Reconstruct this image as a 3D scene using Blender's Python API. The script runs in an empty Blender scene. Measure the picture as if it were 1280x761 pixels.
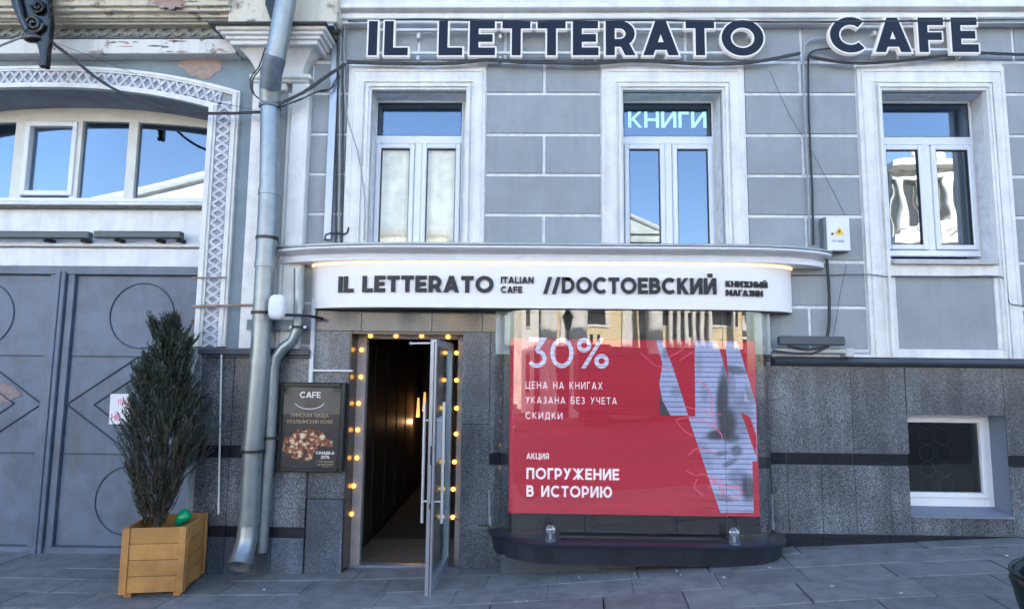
import bpy, bmesh, math, random
from mathutils import Matrix, Vector
random.seed(7)
C = bpy.context.scene.collection
S = bpy.context.scene
R = math.radians
# ------------------------------------------------------------------ camera
FPX = 756.0
CAMP = Vector((0.0, -6.0, 1.95))
ROT = Matrix.Rotation(R(1.2), 3, 'Z') @ Matrix.Rotation(R(96.0), 3, 'X') @ Matrix.Rotation(R(0.6), 3, 'Z')
cam = bpy.data.cameras.new('camera'); cam.sensor_width = 36; cam.lens = FPX * 36 / 1280
cam.clip_end = 3000; cam.clip_start = 0.05
co = bpy.data.objects.new('camera', cam); C.objects.link(co)
co.matrix_world = Matrix.Translation(CAMP) @ ROT.to_4x4(); S.camera = co
# ------------------------------------------------------------------ light
SUN_EL, SUN_AZ = 29.0, 8.0          # the sun stands behind the facade, so the pavement is in shade
w = bpy.data.worlds.new('World'); S.world = w; w.use_nodes = True
nt = w.node_tree; bg = nt.nodes['Background']
sky = nt.nodes.new('ShaderNodeTexSky'); sky.sky_type = 'NISHITA'; sky.sun_disc = False
sky.sun_elevation = R(SUN_EL); sky.sun_rotation = R(SUN_AZ); sky.ozone_density = 1.2; sky.air_density = 1.0; sky.dust_density = 2.2
nt.links.new(sky.outputs[0], bg.inputs[0]); bg.inputs[1].default_value = 0.15
sl = bpy.data.lights.new('sun', 'SUN'); sl.energy = 4.5; sl.angle = R(0.5); sl.color = (1.0, 0.94, 0.85)
so = bpy.data.objects.new('sun', sl); C.objects.link(so)
sd = Vector((math.sin(R(SUN_AZ)) * math.cos(R(SUN_EL)), math.cos(R(SUN_AZ)) * math.cos(R(SUN_EL)), math.sin(R(SUN_EL))))
so.rotation_euler = sd.to_track_quat('Z', 'Y').to_euler()
S.view_settings.view_transform = 'Standard'; S.view_settings.look = 'None'
S.view_settings.exposure = 2.34; S.view_settings.gamma = 1
S.cycles.max_bounces = 8; S.cycles.transparent_max_bounces = 12; S.cycles.glossy_bounces = 4

# ------------------------------------------------------------------ helpers
def W(px, py, Y=0.0):
    "the point at distance plane Y that the photograph shows at pixel px, py"
    d = ROT @ Vector(((px - 640) / FPX, -(py - 380.5) / FPX, -1))
    t = (Y - CAMP.y) / d.y
    return CAMP + d * t
def X(px, py=400, Y=0.0): return W(px, py, Y).x
def Z(py, px=656, Y=0.0): return W(px, py, Y).z
def lerp(a, b, t): return a + (b - a) * t

class MB:
    def __init__(s): s.v = []; s.f = []
    def add(s, vs, fs):
        n = len(s.v); s.v += [tuple(v) for v in vs]; s.f += [tuple(i + n for i in f) for f in fs]; return s
    def box(s, x0, x1, y0, y1, z0, z1):
        if x0 > x1: x0, x1 = x1, x0
        if y0 > y1: y0, y1 = y1, y0
        if z0 > z1: z0, z1 = z1, z0
        return s.add([(x0, y0, z0), (x1, y0, z0), (x1, y1, z0), (x0, y1, z0), (x0, y0, z1), (x1, y0, z1), (x1, y1, z1), (x0, y1, z1)],
                     [(0, 3, 2, 1), (4, 5, 6, 7), (0, 1, 5, 4), (1, 2, 6, 5), (2, 3, 7, 6), (3, 0, 4, 7)])
    def prism(s, pts, y0, y1, T=None):
        "polygon in XZ extruded y0 (front) to y1"
        a = sum(pts[i][0] * pts[(i + 1) % len(pts)][1] - pts[(i + 1) % len(pts)][0] * pts[i][1] for i in range(len(pts)))
        if a < 0: pts = pts[::-1]
        n = len(pts); T = T or (lambda u, v, d: (u, d, v))
        return s.add([T(p[0], p[1], y0) for p in pts] + [T(p[0], p[1], y1) for p in pts],
                     [tuple(range(n)), tuple(range(2 * n - 1, n - 1, -1))] + [(i, i + n, (i + 1) % n + n, (i + 1) % n) for i in range(n)])
    def obox(s, p, q, t, n, w, h):
        "bar from p to q, width w across, h along normal n"
        p = Vector(p); q = Vector(q); d = (q - p).normalized(); n = Vector(n).normalized(); b = d.cross(n).normalized() * w / 2; n = n * h
        return s.add([p - b, p + b, q + b, q - b, p - b + n, p + b + n, q + b + n, q - b + n],
                     [(0, 1, 2, 3), (7, 6, 5, 4), (0, 4, 5, 1), (1, 5, 6, 2), (2, 6, 7, 3), (3, 7, 4, 0)])
    def tube(s, pts, r, n=10, caps=True, closed=False):
        pts = [Vector(p) for p in pts]; m = len(pts); rs = r if isinstance(r, (list, tuple)) else [r] * m
        up = None; base = len(s.v); vs = []
        for i in range(m):
            a = pts[(i - 1) % m] if (closed or i > 0) else pts[i]; b = pts[(i + 1) % m] if (closed or i < m - 1) else pts[i]
            d = (b - a).normalized()
            if up is None: up = Vector((0, 0, 1)) if abs(d.z) < 0.9 else Vector((1, 0, 0))
            u = (up - d * up.dot(d)).normalized(); up = u; v = d.cross(u)
            for k in range(n):
                an = 2 * math.pi * k / n; vs.append(pts[i] + (u * math.cos(an) + v * math.sin(an)) * rs[i])
        fs = []
        for i in range(m if closed else m - 1):
            j = (i + 1) % m
            for k in range(n): fs.append((i * n + k, i * n + (k + 1) % n, j * n + (k + 1) % n, j * n + k))
        if caps and not closed: fs += [tuple(range(n - 1, -1, -1)), tuple((m - 1) * n + k for k in range(n))]
        return s.add(vs, fs)
    def ball(s, c, r, sx=1, sy=1, sz=1, n=12, m=8):
        vs = [(c[0], c[1], c[2] - r * sz)]; fs = []
        for i in range(1, m):
            t = math.pi * i / m - math.pi / 2
            for k in range(n):
                a = 2 * math.pi * k / n
                vs.append((c[0] + r * sx * math.cos(t) * math.cos(a), c[1] + r * sy * math.cos(t) * math.sin(a), c[2] + r * sz * math.sin(t)))
        vs.append((c[0], c[1], c[2] + r * sz))
        for k in range(n):
            fs.append((0, 1 + (k + 1) % n, 1 + k))
            for i in range(m - 2): fs.append((1 + i * n + k, 1 + i * n + (k + 1) % n, 1 + (i + 1) * n + (k + 1) % n, 1 + (i + 1) * n + k))
            fs.append((1 + (m - 2) * n + k, 1 + (m - 2) * n + (k + 1) % n, len(vs) - 1))
        return s.add(vs, fs)
    def build(s, name, m, parent=None, bevel=0.0, smooth=False, seg=1, label=None, stuff=False):
        org = parent['org'] if parent is not None else (0, 0, 0)
        me = bpy.data.meshes.new(name)
        me.from_pydata([(v[0] - org[0], v[1] - org[1], v[2] - org[2]) for v in s.v], [], s.f)
        if bevel:
            bm = bmesh.new(); bm.from_mesh(me)
            es = [e for e in bm.edges if len(e.link_faces) == 2 and e.calc_face_angle(0) > 0.6]
            bmesh.ops.bevel(bm, geom=es, offset=bevel, segments=seg, affect='EDGES', clamp_overlap=True)
            bm.to_mesh(me); bm.free()
        me.validate(); me.update()
        if smooth:
            me.polygons.foreach_set('use_smooth', [True] * len(me.polygons))
            try: me.set_sharp_from_angle(angle=R(40))
            except Exception: pass
        me.materials.append(m)
        o = bpy.data.objects.new(name, me); C.objects.link(o); o['org'] = list(org)
        if parent is not None: o.parent = parent
        if label: o['label'] = label
        if stuff: o['kind'] = 'stuff'
        return o
def thing(name, label, cat, loc=(0, 0, 0), group=None):
    o = bpy.data.objects.new(name, None); C.objects.link(o); o.location = loc; o['org'] = list(loc)
    o['label'] = label; o['category'] = cat; o.empty_display_size = 0.1
    if group: o['group'] = group
    return o
def tag(o, label, cat, group=None):
    o['label'] = label; o['category'] = cat
    if group: o['group'] = group
    return o
def struct(o): o['kind'] = 'structure'; return o
def thing_at(mb, name, m, label, cat, group=None, **k):
    "a thing that is one mesh, its origin at its base"
    xs = [v[0] for v in mb.v]; ys = [v[1] for v in mb.v]; zs = [v[2] for v in mb.v]
    o = mb.build(name, m, None, **k)
    c = Vector(((min(xs) + max(xs)) / 2, (min(ys) + max(ys)) / 2, min(zs)))
    o.data.transform(Matrix.Translation(-c)); o.location = c
    return tag(o, label, cat, group)

# ------------------------------------------------------------------ materials
def mat(name, col, rough=0.6, var=0.12, vs=6.0, col2=None, bump=0.0, bs=40.0, metal=0.0, spec=0.5, rnd=0.0, streak=0.0, coat=0.0, mix_lo=0.4, mix_hi=0.7):
    m = bpy.data.materials.new(name); m.use_nodes = True; t = m.node_tree; N = t.nodes; L = t.links
    p = N['Principled BSDF']; p.inputs['Roughness'].default_value = rough; p.inputs['Metallic'].default_value = metal
    p.inputs['Specular IOR Level'].default_value = spec; p.inputs['Coat Weight'].default_value = coat
    tc = N.new('ShaderNodeTexCoord')
    n = N.new('ShaderNodeTexNoise'); n.inputs['Scale'].default_value = vs; n.inputs['Detail'].default_value = 6; n.inputs['Roughness'].default_value = 0.65
    L.new(tc.outputs['Object'], n.inputs['Vector'])
    mr = N.new('ShaderNodeMapRange'); mr.inputs[1].default_value = mix_lo; mr.inputs[2].default_value = mix_hi; L.new(n.outputs[0], mr.inputs[0])
    mx = N.new('ShaderNodeMix'); mx.data_type = 'RGBA'
    c2 = col2 or tuple(c * (1 - var) for c in col); c1 = col if col2 else tuple(min(1, c * (1 + var * 0.5)) for c in col)
    mx.inputs[6].default_value = (*c1, 1); mx.inputs[7].default_value = (*c2, 1); L.new(mr.outputs[0], mx.inputs[0])
    out = mx.outputs[2]
    if streak:
        mp = N.new('ShaderNodeMapping'); mp.inputs['Scale'].default_value = (7, 7, 0.5); L.new(tc.outputs['Object'], mp.inputs[0])
        n2 = N.new('ShaderNodeTexNoise'); n2.inputs['Scale'].default_value = 1.6; n2.inputs['Detail'].default_value = 5; L.new(mp.outputs[0], n2.inputs['Vector'])
        r2 = N.new('ShaderNodeMapRange'); r2.inputs[1].default_value = 0.48; r2.inputs[2].default_value = 0.75; r2.inputs[4].default_value = streak; L.new(n2.outputs[0], r2.inputs[0])
        m2 = N.new('ShaderNodeMix'); m2.data_type = 'RGBA'; m2.inputs[7].default_value = (0.12, 0.10, 0.09, 1); L.new(r2.outputs[0], m2.inputs[0]); L.new(out, m2.inputs[6]); out = m2.outputs[2]
    if rnd:
        oi = N.new('ShaderNodeObjectInfo'); h = N.new('ShaderNodeHueSaturation'); r3 = N.new('ShaderNodeMapRange')
        r3.inputs[3].default_value = 1 - rnd; r3.inputs[4].default_value = 1 + rnd; L.new(oi.outputs['Random'], r3.inputs[0]); L.new(r3.outputs[0], h.inputs['Value']); L.new(out, h.inputs['Color']); out = h.outputs[0]
    L.new(out, p.inputs['Base Color'])
    if bump:
        n3 = N.new('ShaderNodeTexNoise'); n3.inputs['Scale'].default_value = bs; n3.inputs['Detail'].default_value = 5; L.new(tc.outputs['Object'], n3.inputs['Vector'])
        b = N.new('ShaderNodeBump'); b.inputs['Strength'].default_value = bump; b.inputs['Distance'].default_value = 0.01; L.new(n3.outputs[0], b.inputs['Height']); L.new(b.outputs[0], p.inputs['Normal'])
    return m
def emis(name, col, s):
    m = bpy.data.materials.new(name); m.use_nodes = True; t = m.node_tree; p = t.nodes['Principled BSDF']
    p.inputs['Base Color'].default_value = (*[c * 0.5 for c in col], 1); p.inputs['Emission Color'].default_value = (*col, 1); p.inputs['Emission Strength'].default_value = s
    return m
def granite(name, dark, light, rough, scale=42.0, rnd=0.16):
    m = bpy.data.materials.new(name); m.use_nodes = True; t = m.node_tree; N = t.nodes; L = t.links; p = N['Principled BSDF']
    tc = N.new('ShaderNodeTexCoord')
    v = N.new('ShaderNodeTexNoise'); v.inputs['Scale'].default_value = scale; v.inputs['Detail'].default_value = 3; v.inputs['Roughness'].default_value = 0.8; L.new(tc.outputs['Object'], v.inputs['Vector'])
    cr = N.new('ShaderNodeValToRGB'); L.new(v.outputs[0], cr.inputs[0]); e = cr.color_ramp.elements
    e[0].position = 0.40; e[0].color = (*[c * 0.5 for c in dark], 1); e[1].position = 0.62; e[1].color = (*light, 1)
    k = e.new(0.47); k.color = (*dark, 1); k = e.new(0.53); k.color = (*[lerp(a, b, 0.45) for a, b in zip(dark, light)], 1)
    b = N.new('ShaderNodeTexNoise'); b.inputs['Scale'].default_value = 2.2; b.inputs['Detail'].default_value = 5; L.new(tc.outputs['Object'], b.inputs['Vector'])
    r = N.new('ShaderNodeMapRange'); r.inputs[1].default_value = 0.3; r.inputs[2].default_value = 0.7; r.inputs[3].default_value = 0.65; r.inputs[4].default_value = 1.3; L.new(b.outputs[0], r.inputs[0])
    mp = N.new('ShaderNodeMapping'); mp.inputs['Scale'].default_value = (4, 4, 0.35); L.new(tc.outputs['Object'], mp.inputs[0])
    b2 = N.new('ShaderNodeTexNoise'); b2.inputs['Scale'].default_value = 2.0; b2.inputs['Detail'].default_value = 4; L.new(mp.outputs[0], b2.inputs['Vector'])
    r2 = N.new('ShaderNodeMapRange'); r2.inputs[1].default_value = 0.35; r2.inputs[2].default_value = 0.65; r2.inputs[3].default_value = 0.75; r2.inputs[4].default_value = 1.15; L.new(b2.outputs[0], r2.inputs[0])
    oi = N.new('ShaderNodeObjectInfo'); r3 = N.new('ShaderNodeMapRange'); r3.inputs[3].default_value = 1 - rnd; r3.inputs[4].default_value = 1 + rnd; L.new(oi.outputs['Random'], r3.inputs[0])
    m1 = N.new('ShaderNodeMath'); m1.operation = 'MULTIPLY'; L.new(r.outputs[0], m1.inputs[0]); L.new(r2.outputs[0], m1.inputs[1])
    m2 = N.new('ShaderNodeMath'); m2.operation = 'MULTIPLY'; L.new(m1.outputs[0], m2.inputs[0]); L.new(r3.outputs[0], m2.inputs[1])
    h = N.new('ShaderNodeHueSaturation'); L.new(m2.outputs[0], h.inputs['Value']); L.new(cr.outputs[0], h.inputs['Color']); L.new(h.outputs[0], p.inputs['Base Color'])
    p.inputs['Roughness'].default_value = rough
    return m
def glass(name, lo=0.1, hi=0.5, tint=(0.75, 0.85, 0.9), wav=0.0, ws=2.0, gcol=(1, 1, 1)):
    m = bpy.data.materials.new(name); m.use_nodes = True; t = m.node_tree; N = t.nodes; L = t.links; N.remove(N['Principled BSDF'])
    tr = N.new('ShaderNodeBsdfTransparent'); tr.inputs[0].default_value = (*tint, 1)
    g = N.new('ShaderNodeBsdfGlossy'); g.inputs['Roughness'].default_value = 0.01; g.inputs[0].default_value = (*gcol, 1)
    lw = N.new('ShaderNodeLayerWeight'); lw.inputs[0].default_value = 0.35
    mr = N.new('ShaderNodeMapRange'); mr.inputs[3].default_value = lo; mr.inputs[4].default_value = hi; L.new(lw.outputs['Fresnel'], mr.inputs[0])
    mx = N.new('ShaderNodeMixShader'); L.new(mr.outputs[0], mx.inputs[0]); L.new(tr.outputs[0], mx.inputs[1]); L.new(g.outputs[0], mx.inputs[2])
    if wav:
        tc = N.new('ShaderNodeTexCoord'); n = N.new('ShaderNodeTexNoise'); n.inputs['Scale'].default_value = ws; n.inputs['Detail'].default_value = 1; L.new(tc.outputs['Object'], n.inputs['Vector'])
        b = N.new('ShaderNodeBump'); b.inputs['Strength'].default_value = wav; b.inputs['Distance'].default_value = 0.02; L.new(n.outputs[0], b.inputs['Height']); L.new(b.outputs[0], g.inputs['Normal'])
    L.new(mx.outputs[0], N['Material Output'].inputs[0])
    return m
M = dict(
    plaster=mat('blue_grey_plaster', (0.305, 0.332, 0.358), 0.85, 0.11, 2.2, bump=0.2, bs=22, rnd=0.035, streak=0.11),
    joint=mat('white_joint_paint', (0.70, 0.72, 0.75), 0.8, 0.22, 9, bump=0.2),
    plaster_l=mat('green_grey_plaster', (0.21, 0.27, 0.31), 0.88, 0.18, 2.5, bump=0.3, bs=20, streak=0.15),
    trim=mat('white_trim_paint', (0.76, 0.755, 0.745), 0.7, 0.12, 5, bump=0.2, bs=30, streak=0.15),
    trim2=mat('white_panel_paint', (0.76, 0.77, 0.79), 0.65, 0.12, 4, bump=0.2, bs=18, streak=0.12),
    orn=mat('white_ornament_plaster', (0.56, 0.58, 0.63), 0.75, 0.2, 12, bump=0.2),
    orn_bg=mat('grey_ornament_ground', (0.30, 0.32, 0.37), 0.85, 0.2, 12),
    orn_grey=mat('weathered_grey_plaster', (0.17, 0.19, 0.19), 0.9, 0.3, 14, bump=0.4, bs=60),
    orn_grey2=mat('weathered_light_grey_plaster', (0.27, 0.28, 0.27), 0.9, 0.3, 20, bump=0.4, bs=60),
    cream=mat('peeling_cream_paint', (0.66, 0.62, 0.52), 0.85, 0.3, 5, col2=(0.20, 0.17, 0.13), bump=0.8, bs=14, mix_lo=0.56, mix_hi=0.66, streak=0.2),
    peel=mat('peeling_white_paint', (0.70, 0.69, 0.67), 0.85, 0.3, 4, col2=(0.26, 0.22, 0.18), bump=0.9, bs=10, mix_lo=0.60, mix_hi=0.64, streak=0.2),
    bare=mat('exposed_pink_render', (0.42, 0.31, 0.27), 0.95, 0.3, 18, col2=(0.30, 0.24, 0.22), bump=1.0, bs=35),
    pvc=mat('white_window_frame', (0.72, 0.75, 0.80), 0.35, 0.05, 3),
    cream_frame=mat('cream_window_frame', (0.66, 0.66, 0.62), 0.45, 0.08, 5),
    sealbl=mat('black_rubber_seal', (0.02, 0.022, 0.028), 0.6),
    gran=granite('speckled_grey_granite', (0.068, 0.080, 0.100), (0.225, 0.245, 0.275), 0.26, 105),
    gran_w=granite('polished_brown_grey_granite', (0.06, 0.066, 0.078), (0.22, 0.23, 0.245), 0.10, 100),
    gran_d=mat('polished_black_granite', (0.018, 0.02, 0.026), 0.12, 0.3, 20),
    gran_b=granite('blue_grey_granite', (0.065, 0.085, 0.12), (0.155, 0.19, 0.24), 0.3, 90),
    mould=mat('dark_blue_grey_moulding', (0.05, 0.06, 0.08), 0.5, 0.2, 8, bump=0.2),
    gate=mat('grey_blue_gate_paint', (0.095, 0.135, 0.205), 0.45, 0.30, 3, bump=0.5, bs=5, streak=0.35),
    gate_dk=mat('gate_groove', (0.045, 0.062, 0.095), 0.7),
    zinc=mat('galvanised_zinc', (0.27, 0.31, 0.34), 0.36, 0.18, 5, bump=0.10, bs=30, metal=0.65, streak=0.15),
    zinc_dk=mat('dull_dark_zinc', (0.14, 0.17, 0.21), 0.5, 0.3, 12, metal=0.4),
    canopy=mat('grey_white_canopy_metal', (0.72, 0.73, 0.77), 0.4, 0.08, 4),
    fascia=mat('white_fascia', (0.84, 0.81, 0.80), 0.5, 0.02, 2),
    blk=mat('black_metal', (0.012, 0.013, 0.016), 0.4, 0.2),
    iron=mat('glossy_black_iron', (0.008, 0.009, 0.011), 0.22, 0.2, 10, bump=0.3, bs=20, spec=0.6),
    navy=mat('navy_letter_face', (0.006, 0.012, 0.030), 0.5, 0.05, spec=0.25),
    ltr=mat('dark_grey_letter', (0.022, 0.025, 0.032), 0.45, 0.1, spec=0.3),
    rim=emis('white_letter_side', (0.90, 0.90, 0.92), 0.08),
    alu=mat('brushed_aluminium', (0.34, 0.38, 0.45), 0.35, 0.08, 6, metal=0.6),
    steel=mat('polished_steel', (0.70, 0.72, 0.75), 0.3, 0.02, metal=0.55),
    doorfr=mat('brown_grey_door_frame', (0.26, 0.225, 0.22), 0.45, 0.12, 6),
    wire=mat('grey_black_cable', (0.035, 0.037, 0.042), 0.6),
    wire_l=mat('light_grey_cable', (0.32, 0.34, 0.37), 0.6),
    conduit=mat('white_conduit', (0.62, 0.64, 0.68), 0.5),
    bracket=mat('dirty_pale_bracket', (0.45, 0.46, 0.46), 0.6, 0.2),
    lamp_grey=mat('dark_blue_grey_lamp_housing', (0.055, 0.075, 0.095), 0.4, 0.1),
    box=mat('white_cabinet_paint', (0.72, 0.74, 0.77), 0.4, 0.05),
    box_side=mat('grey_cabinet_side', (0.16, 0.18, 0.20), 0.5),
    yellow=mat('yellow_print', (0.85, 0.55, 0.03), 0.5, 0.0), ink=mat('black_print', (0.02, 0.02, 0.03), 0.5, 0.0),
    bluep=mat('blue_print', (0.10, 0.16, 0.32), 0.5, 0.0),
    paper=mat('white_paper', (0.75, 0.76, 0.78), 0.7, 0.03), pinkink=mat('pink_print', (0.70, 0.15, 0.30), 0.7, 0.0),
    pstr=mat('dark_poster_print', (0.022, 0.020, 0.027), 0.35, 0.15, 3), pstr_top=mat('black_poster_header', (0.016, 0.018, 0.024), 0.35),
    white=mat('white_print', (0.85, 0.85, 0.85), 0.5, 0.0), gold=mat('gold_print', (0.42, 0.35, 0.22), 0.5, 0.0),
    curtain=mat('pale_curtain', (0.88, 0.84, 0.72), 0.9, 0.22, 3.5, bump=0.6, bs=8, streak=0.0),
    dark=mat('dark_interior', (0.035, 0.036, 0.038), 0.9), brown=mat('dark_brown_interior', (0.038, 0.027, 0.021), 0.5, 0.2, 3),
    brown_fl=mat('brown_doormat', (0.16, 0.115, 0.085), 0.9, 0.3, 30, bump=0.5, bs=80),
    bulb=emis('warm_bulb', (1.0, 0.46, 0.09), 0.75), warm=emis('warm_led_strip', (1.0, 0.66, 0.36), 0.45), pend=emis('pendant_glow', (1.0, 0.45, 0.14), 0.30),
    clear=glass('clear_plastic_lamp', 0.15, 0.8, (0.8, 0.85, 0.9)),
    pane=glass('window_pane', 0.15, 0.7, (0.55, 0.62, 0.66), wav=0.035, ws=1.2, gcol=(0.70, 0.82, 1.0)),
    pane_c=glass('clear_window_pane', 0.03, 0.35, (0.98, 0.98, 0.96)),
    pane_d=glass('dark_basement_pane', 0.06, 0.4, (0.5, 0.55, 0.55)),
    shop=glass('shop_glass', 0.10, 0.5, (0.95, 0.97, 0.98), wav=0.02, ws=3.0),
    dglass=glass('door_glass', 0.10, 0.6, (0.70, 0.82, 0.85)),
    balloon=mat('green_rubber', (0.0, 0.30, 0.13), 0.25, 0.05), soil=mat('dark_soil', (0.03, 0.022, 0.016), 0.95, 0.4, 20, bump=1.0, bs=40),
    bag=mat('dark_green_plastic', (0.006, 0.016, 0.018), 0.30, 0.3, 6, bump=0.8, bs=9),
    patch=mat('brown_pink_patch', (0.24, 0.19, 0.20), 0.7, 0.3, 20),
)
# ------------------------------------------------------------------ stroke lettering (own drawing, no font file)
def arc(cx, cy, rx, ry, a0, a1, n=14): return [(cx + rx * math.cos(R(a0 + (a1 - a0) * i / n)), cy + ry * math.sin(R(a0 + (a1 - a0) * i / n))) for i in range(n + 1)]
def glyph(c, w):
    "returns width, strokes; p = polyline, c = closed polyline, s = slanted bar cut level"
    h = w / 2; t = 1 - h; k = w * 0.56
    def bowl(y0, y1, Wd, xr=0.0):   # bowl open to the stem, y0<y1 centre lines
        r = (y1 - y0) / 2; return [(xr + h, y1)] + arc(Wd - h - r, (y0 + y1) / 2, r, r, 90, -90, 10) + [(xr + h, y0)]
    G = {
     'I': lambda: (w, [('p', [(h, 0), (h, 1)])]),
     'L': lambda: (.60, [('p', [(h, 1), (h, h), (.60, h)])]),
     'E': lambda: (.64, [('p', [(.63, t), (h, t), (h, h), (.64, h)]), ('p', [(h, .5), (.58, .5)])]),
     'F': lambda: (.62, [('p', [(.62, t), (h, t), (h, 0)]), ('p', [(h, .46), (.57, .46)])]),
     'T': lambda: (.70, [('p', [(0, t), (.70, t)]), ('p', [(.35, 0), (.35, t)])]),
     'O': lambda: (1.02, [('c', arc(.51, .5, .51 - h, .5 - h + .015, 0, 360, 32)[:-1])]),
     'C': lambda: (.90, [('p', arc(.50, .5, .50 - h, .5 - h + .015, 47, 313, 26))]),
     'A': lambda: (.88, [('s', (k, 0), (.44, 1), k), ('s', (.88 - k, 0), (.44, 1), k), ('p', [(.20, .27), (.68, .27)])]),
     'R': lambda: (.74, [('p', [(h, 0), (h, 1)]), ('p', bowl(.36, t, .72)), ('s', (.74 - k, 0), (.44, .38), k)]),
     'N': lambda: (.78, [('p', [(h, 0), (h, 1)]), ('p', [(.78 - h, 0), (.78 - h, 1)]), ('s', (.78 - k, 0), (k, 1), k)]),
     'D': lambda: (.84, [('c', [(h, h), (h, t)] + [(.84 - .42, t)][:1] + arc(.84 - h - (t - h) / 2, .5, (t - h) / 2, (t - h) / 2, 90, -90, 12))]),
     'П': lambda: (.76, [('p', [(h, 0), (h, t), (.76 - h, t), (.76 - h, 0)])]),
     'Г': lambda: (.56, [('p', [(.56, t), (h, t), (h, 0)])]),
     'Р': lambda: (.70, [('p', [(h, 0), (h, 1)]), ('p', bowl(.34, t, .70))]),
     'У': lambda: (.76, [('s', (.20, 0), (.76 - k, 1), k), ('s', (.42, .40), (k, 1), k)]),
     'Ж': lambda: (1.10, [('p', [(.55, 0), (.55, 1)]), ('s', (k, 0), (1.1 - k, 1), k), ('s', (1.1 - k, 0), (k, 1), k)]),
     'Н': lambda: (.78, [('p', [(h, 0), (h, 1)]), ('p', [(.78 - h, 0), (.78 - h, 1)]), ('p', [(h, .5), (.78 - h, .5)])]),
     'И': lambda: (.80, [('p', [(h, 0), (h, 1)]), ('p', [(.80 - h, 0), (.80 - h, 1)]), ('s', (k, 0), (.80 - k, 1), k)]),
     'Й': lambda: (.80, [('p', [(h, 0), (h, 1)]), ('p', [(.80 - h, 0), (.80 - h, 1)]), ('s', (k, 0), (.80 - k, 1), k), ('p', [(.25, 1.17), (.55, 1.17)])]),
     'К': lambda: (.74, [('p', [(h, 0), (h, 1)]), ('s', (h + .05, .42), (.72 - k, 1), k), ('s', (.74 - k, 0), (h + .17, .56), k)]),
     'В': lambda: (.72, [('p', [(h, 0), (h, 1)]), ('p', bowl(.53, t, .67)), ('p', bowl(h, .53, .72))]),
     'Б': lambda: (.70, [('p', [(.64, t), (h, t), (h, 0)]), ('p', bowl(h, .56, .70))]),
     'Ь': lambda: (.68, [('p', [(h, 0), (h, 1)]), ('p', bowl(h, .56, .68))]),
     'Ы': lambda: (.94, [('p', [(h, 0), (h, 1)]), ('p', bowl(h, .56, .66)), ('p', [(.94 - h, 0), (.94 - h, 1)])]),
     'Х': lambda: (.78, [('s', (k, 0), (.78 - k, 1), k), ('s', (.78 - k, 0), (k, 1), k)]),
     'Ц': lambda: (.84, [('p', [(h, 1), (h, h), (.84, h)]), ('p', [(.70, h), (.70, 1)]), ('p', [(.84 - h, h), (.84 - h, -.18)])]),
     'Ч': lambda: (.70, [('p', [(h, 1), (h, .60), (.20, .42), (.70 - h, .42)]), ('p', [(.70 - h, 0), (.70 - h, 1)])]),
     'Д': lambda: (.88, [('p', [(h, -.15), (h, h), (.88 - h, h), (.88 - h, -.15)]), ('p', [(.16, h), (.28, t), (.74, t), (.74, h)])]),
     'З': lambda: (.66, [('p', arc(.30, .745, .30 - h, .255 - h, 150, -90, 12) ), ('p', arc(.32, .27, .33 - h, .27 - h, 90, -150, 12))]),
     'М': lambda: (.96, [('p', [(h, 0), (h, 1)]), ('p', [(.96 - h, 0), (.96 - h, 1)]), ('s', (.48, .22), (k, 1), k), ('s', (.48, .22), (.96 - k, 1), k)]),
     'Ю': lambda: (1.16, [('p', [(h, 0), (h, 1)]), ('p', [(h, .5), (.36, .5)]), ('c', arc(.74, .5, .42 - h, .5 - h, 0, 360, 24)[:-1])]),
     'Я': lambda: (.72, [('p', [(.72 - h, 0), (.72 - h, 1)]), ('p', [(.72 - x, y) for x, y in bowl(.36, t, .70)]), ('s', (k, 0), (.30, .38), k)]),
     'Л': lambda: (.78, [('p', [(h * .9, 0), (.22, t), (.78 - h, t), (.78 - h, 0)])]),
     'Ф': lambda: (1.0, [('p', [(.5, 0), (.5, 1)]), ('c', arc(.5, .54, .5 - h, .32 - h / 2, 0, 360, 24)[:-1])]),
     '0': lambda: (.80, [('c', arc(.40, .5, .40 - h, .5 - h, 0, 360, 28)[:-1])]),
     '2': lambda: (.66, [('p', arc(.32, .68, .32 - h, .32 - h, 160, -40, 12) + [(h, h), (.66, h)])]),
     '3': lambda: (.68, [('p', [(.05, t), (.56, t), (.34, .60)] + arc(.33, .31, .34 - h, .31 - h, 80, -150, 14))]),
     '4': lambda: (.70, [('p', [(.5, 0), (.5, 1)]), ('s', (h + .02, .26), (.46, 1), k), ('p', [(0, .26), (.70, .26)])]),
     '%': lambda: (1.10, [('s', (.22, 0), (.86, 1), k), ('c', arc(.25, .76, .25 - h, .24 - h, 0, 360, 18)[:-1]), ('c', arc(.85, .24, .25 - h, .24 - h, 0, 360, 18)[:-1])]),
     '/': lambda: (.50, [('s', (k, 0), (.5 - k, 1), k)]),
     '-': lambda: (.40, [('p', [(.05, .45), (.35, .45)])]),
    }
    alias = {'Е': 'E', 'А': 'A', 'О': 'O', 'С': 'C', 'Т': 'T'}
    return G[alias.get(c, c)]()
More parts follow.
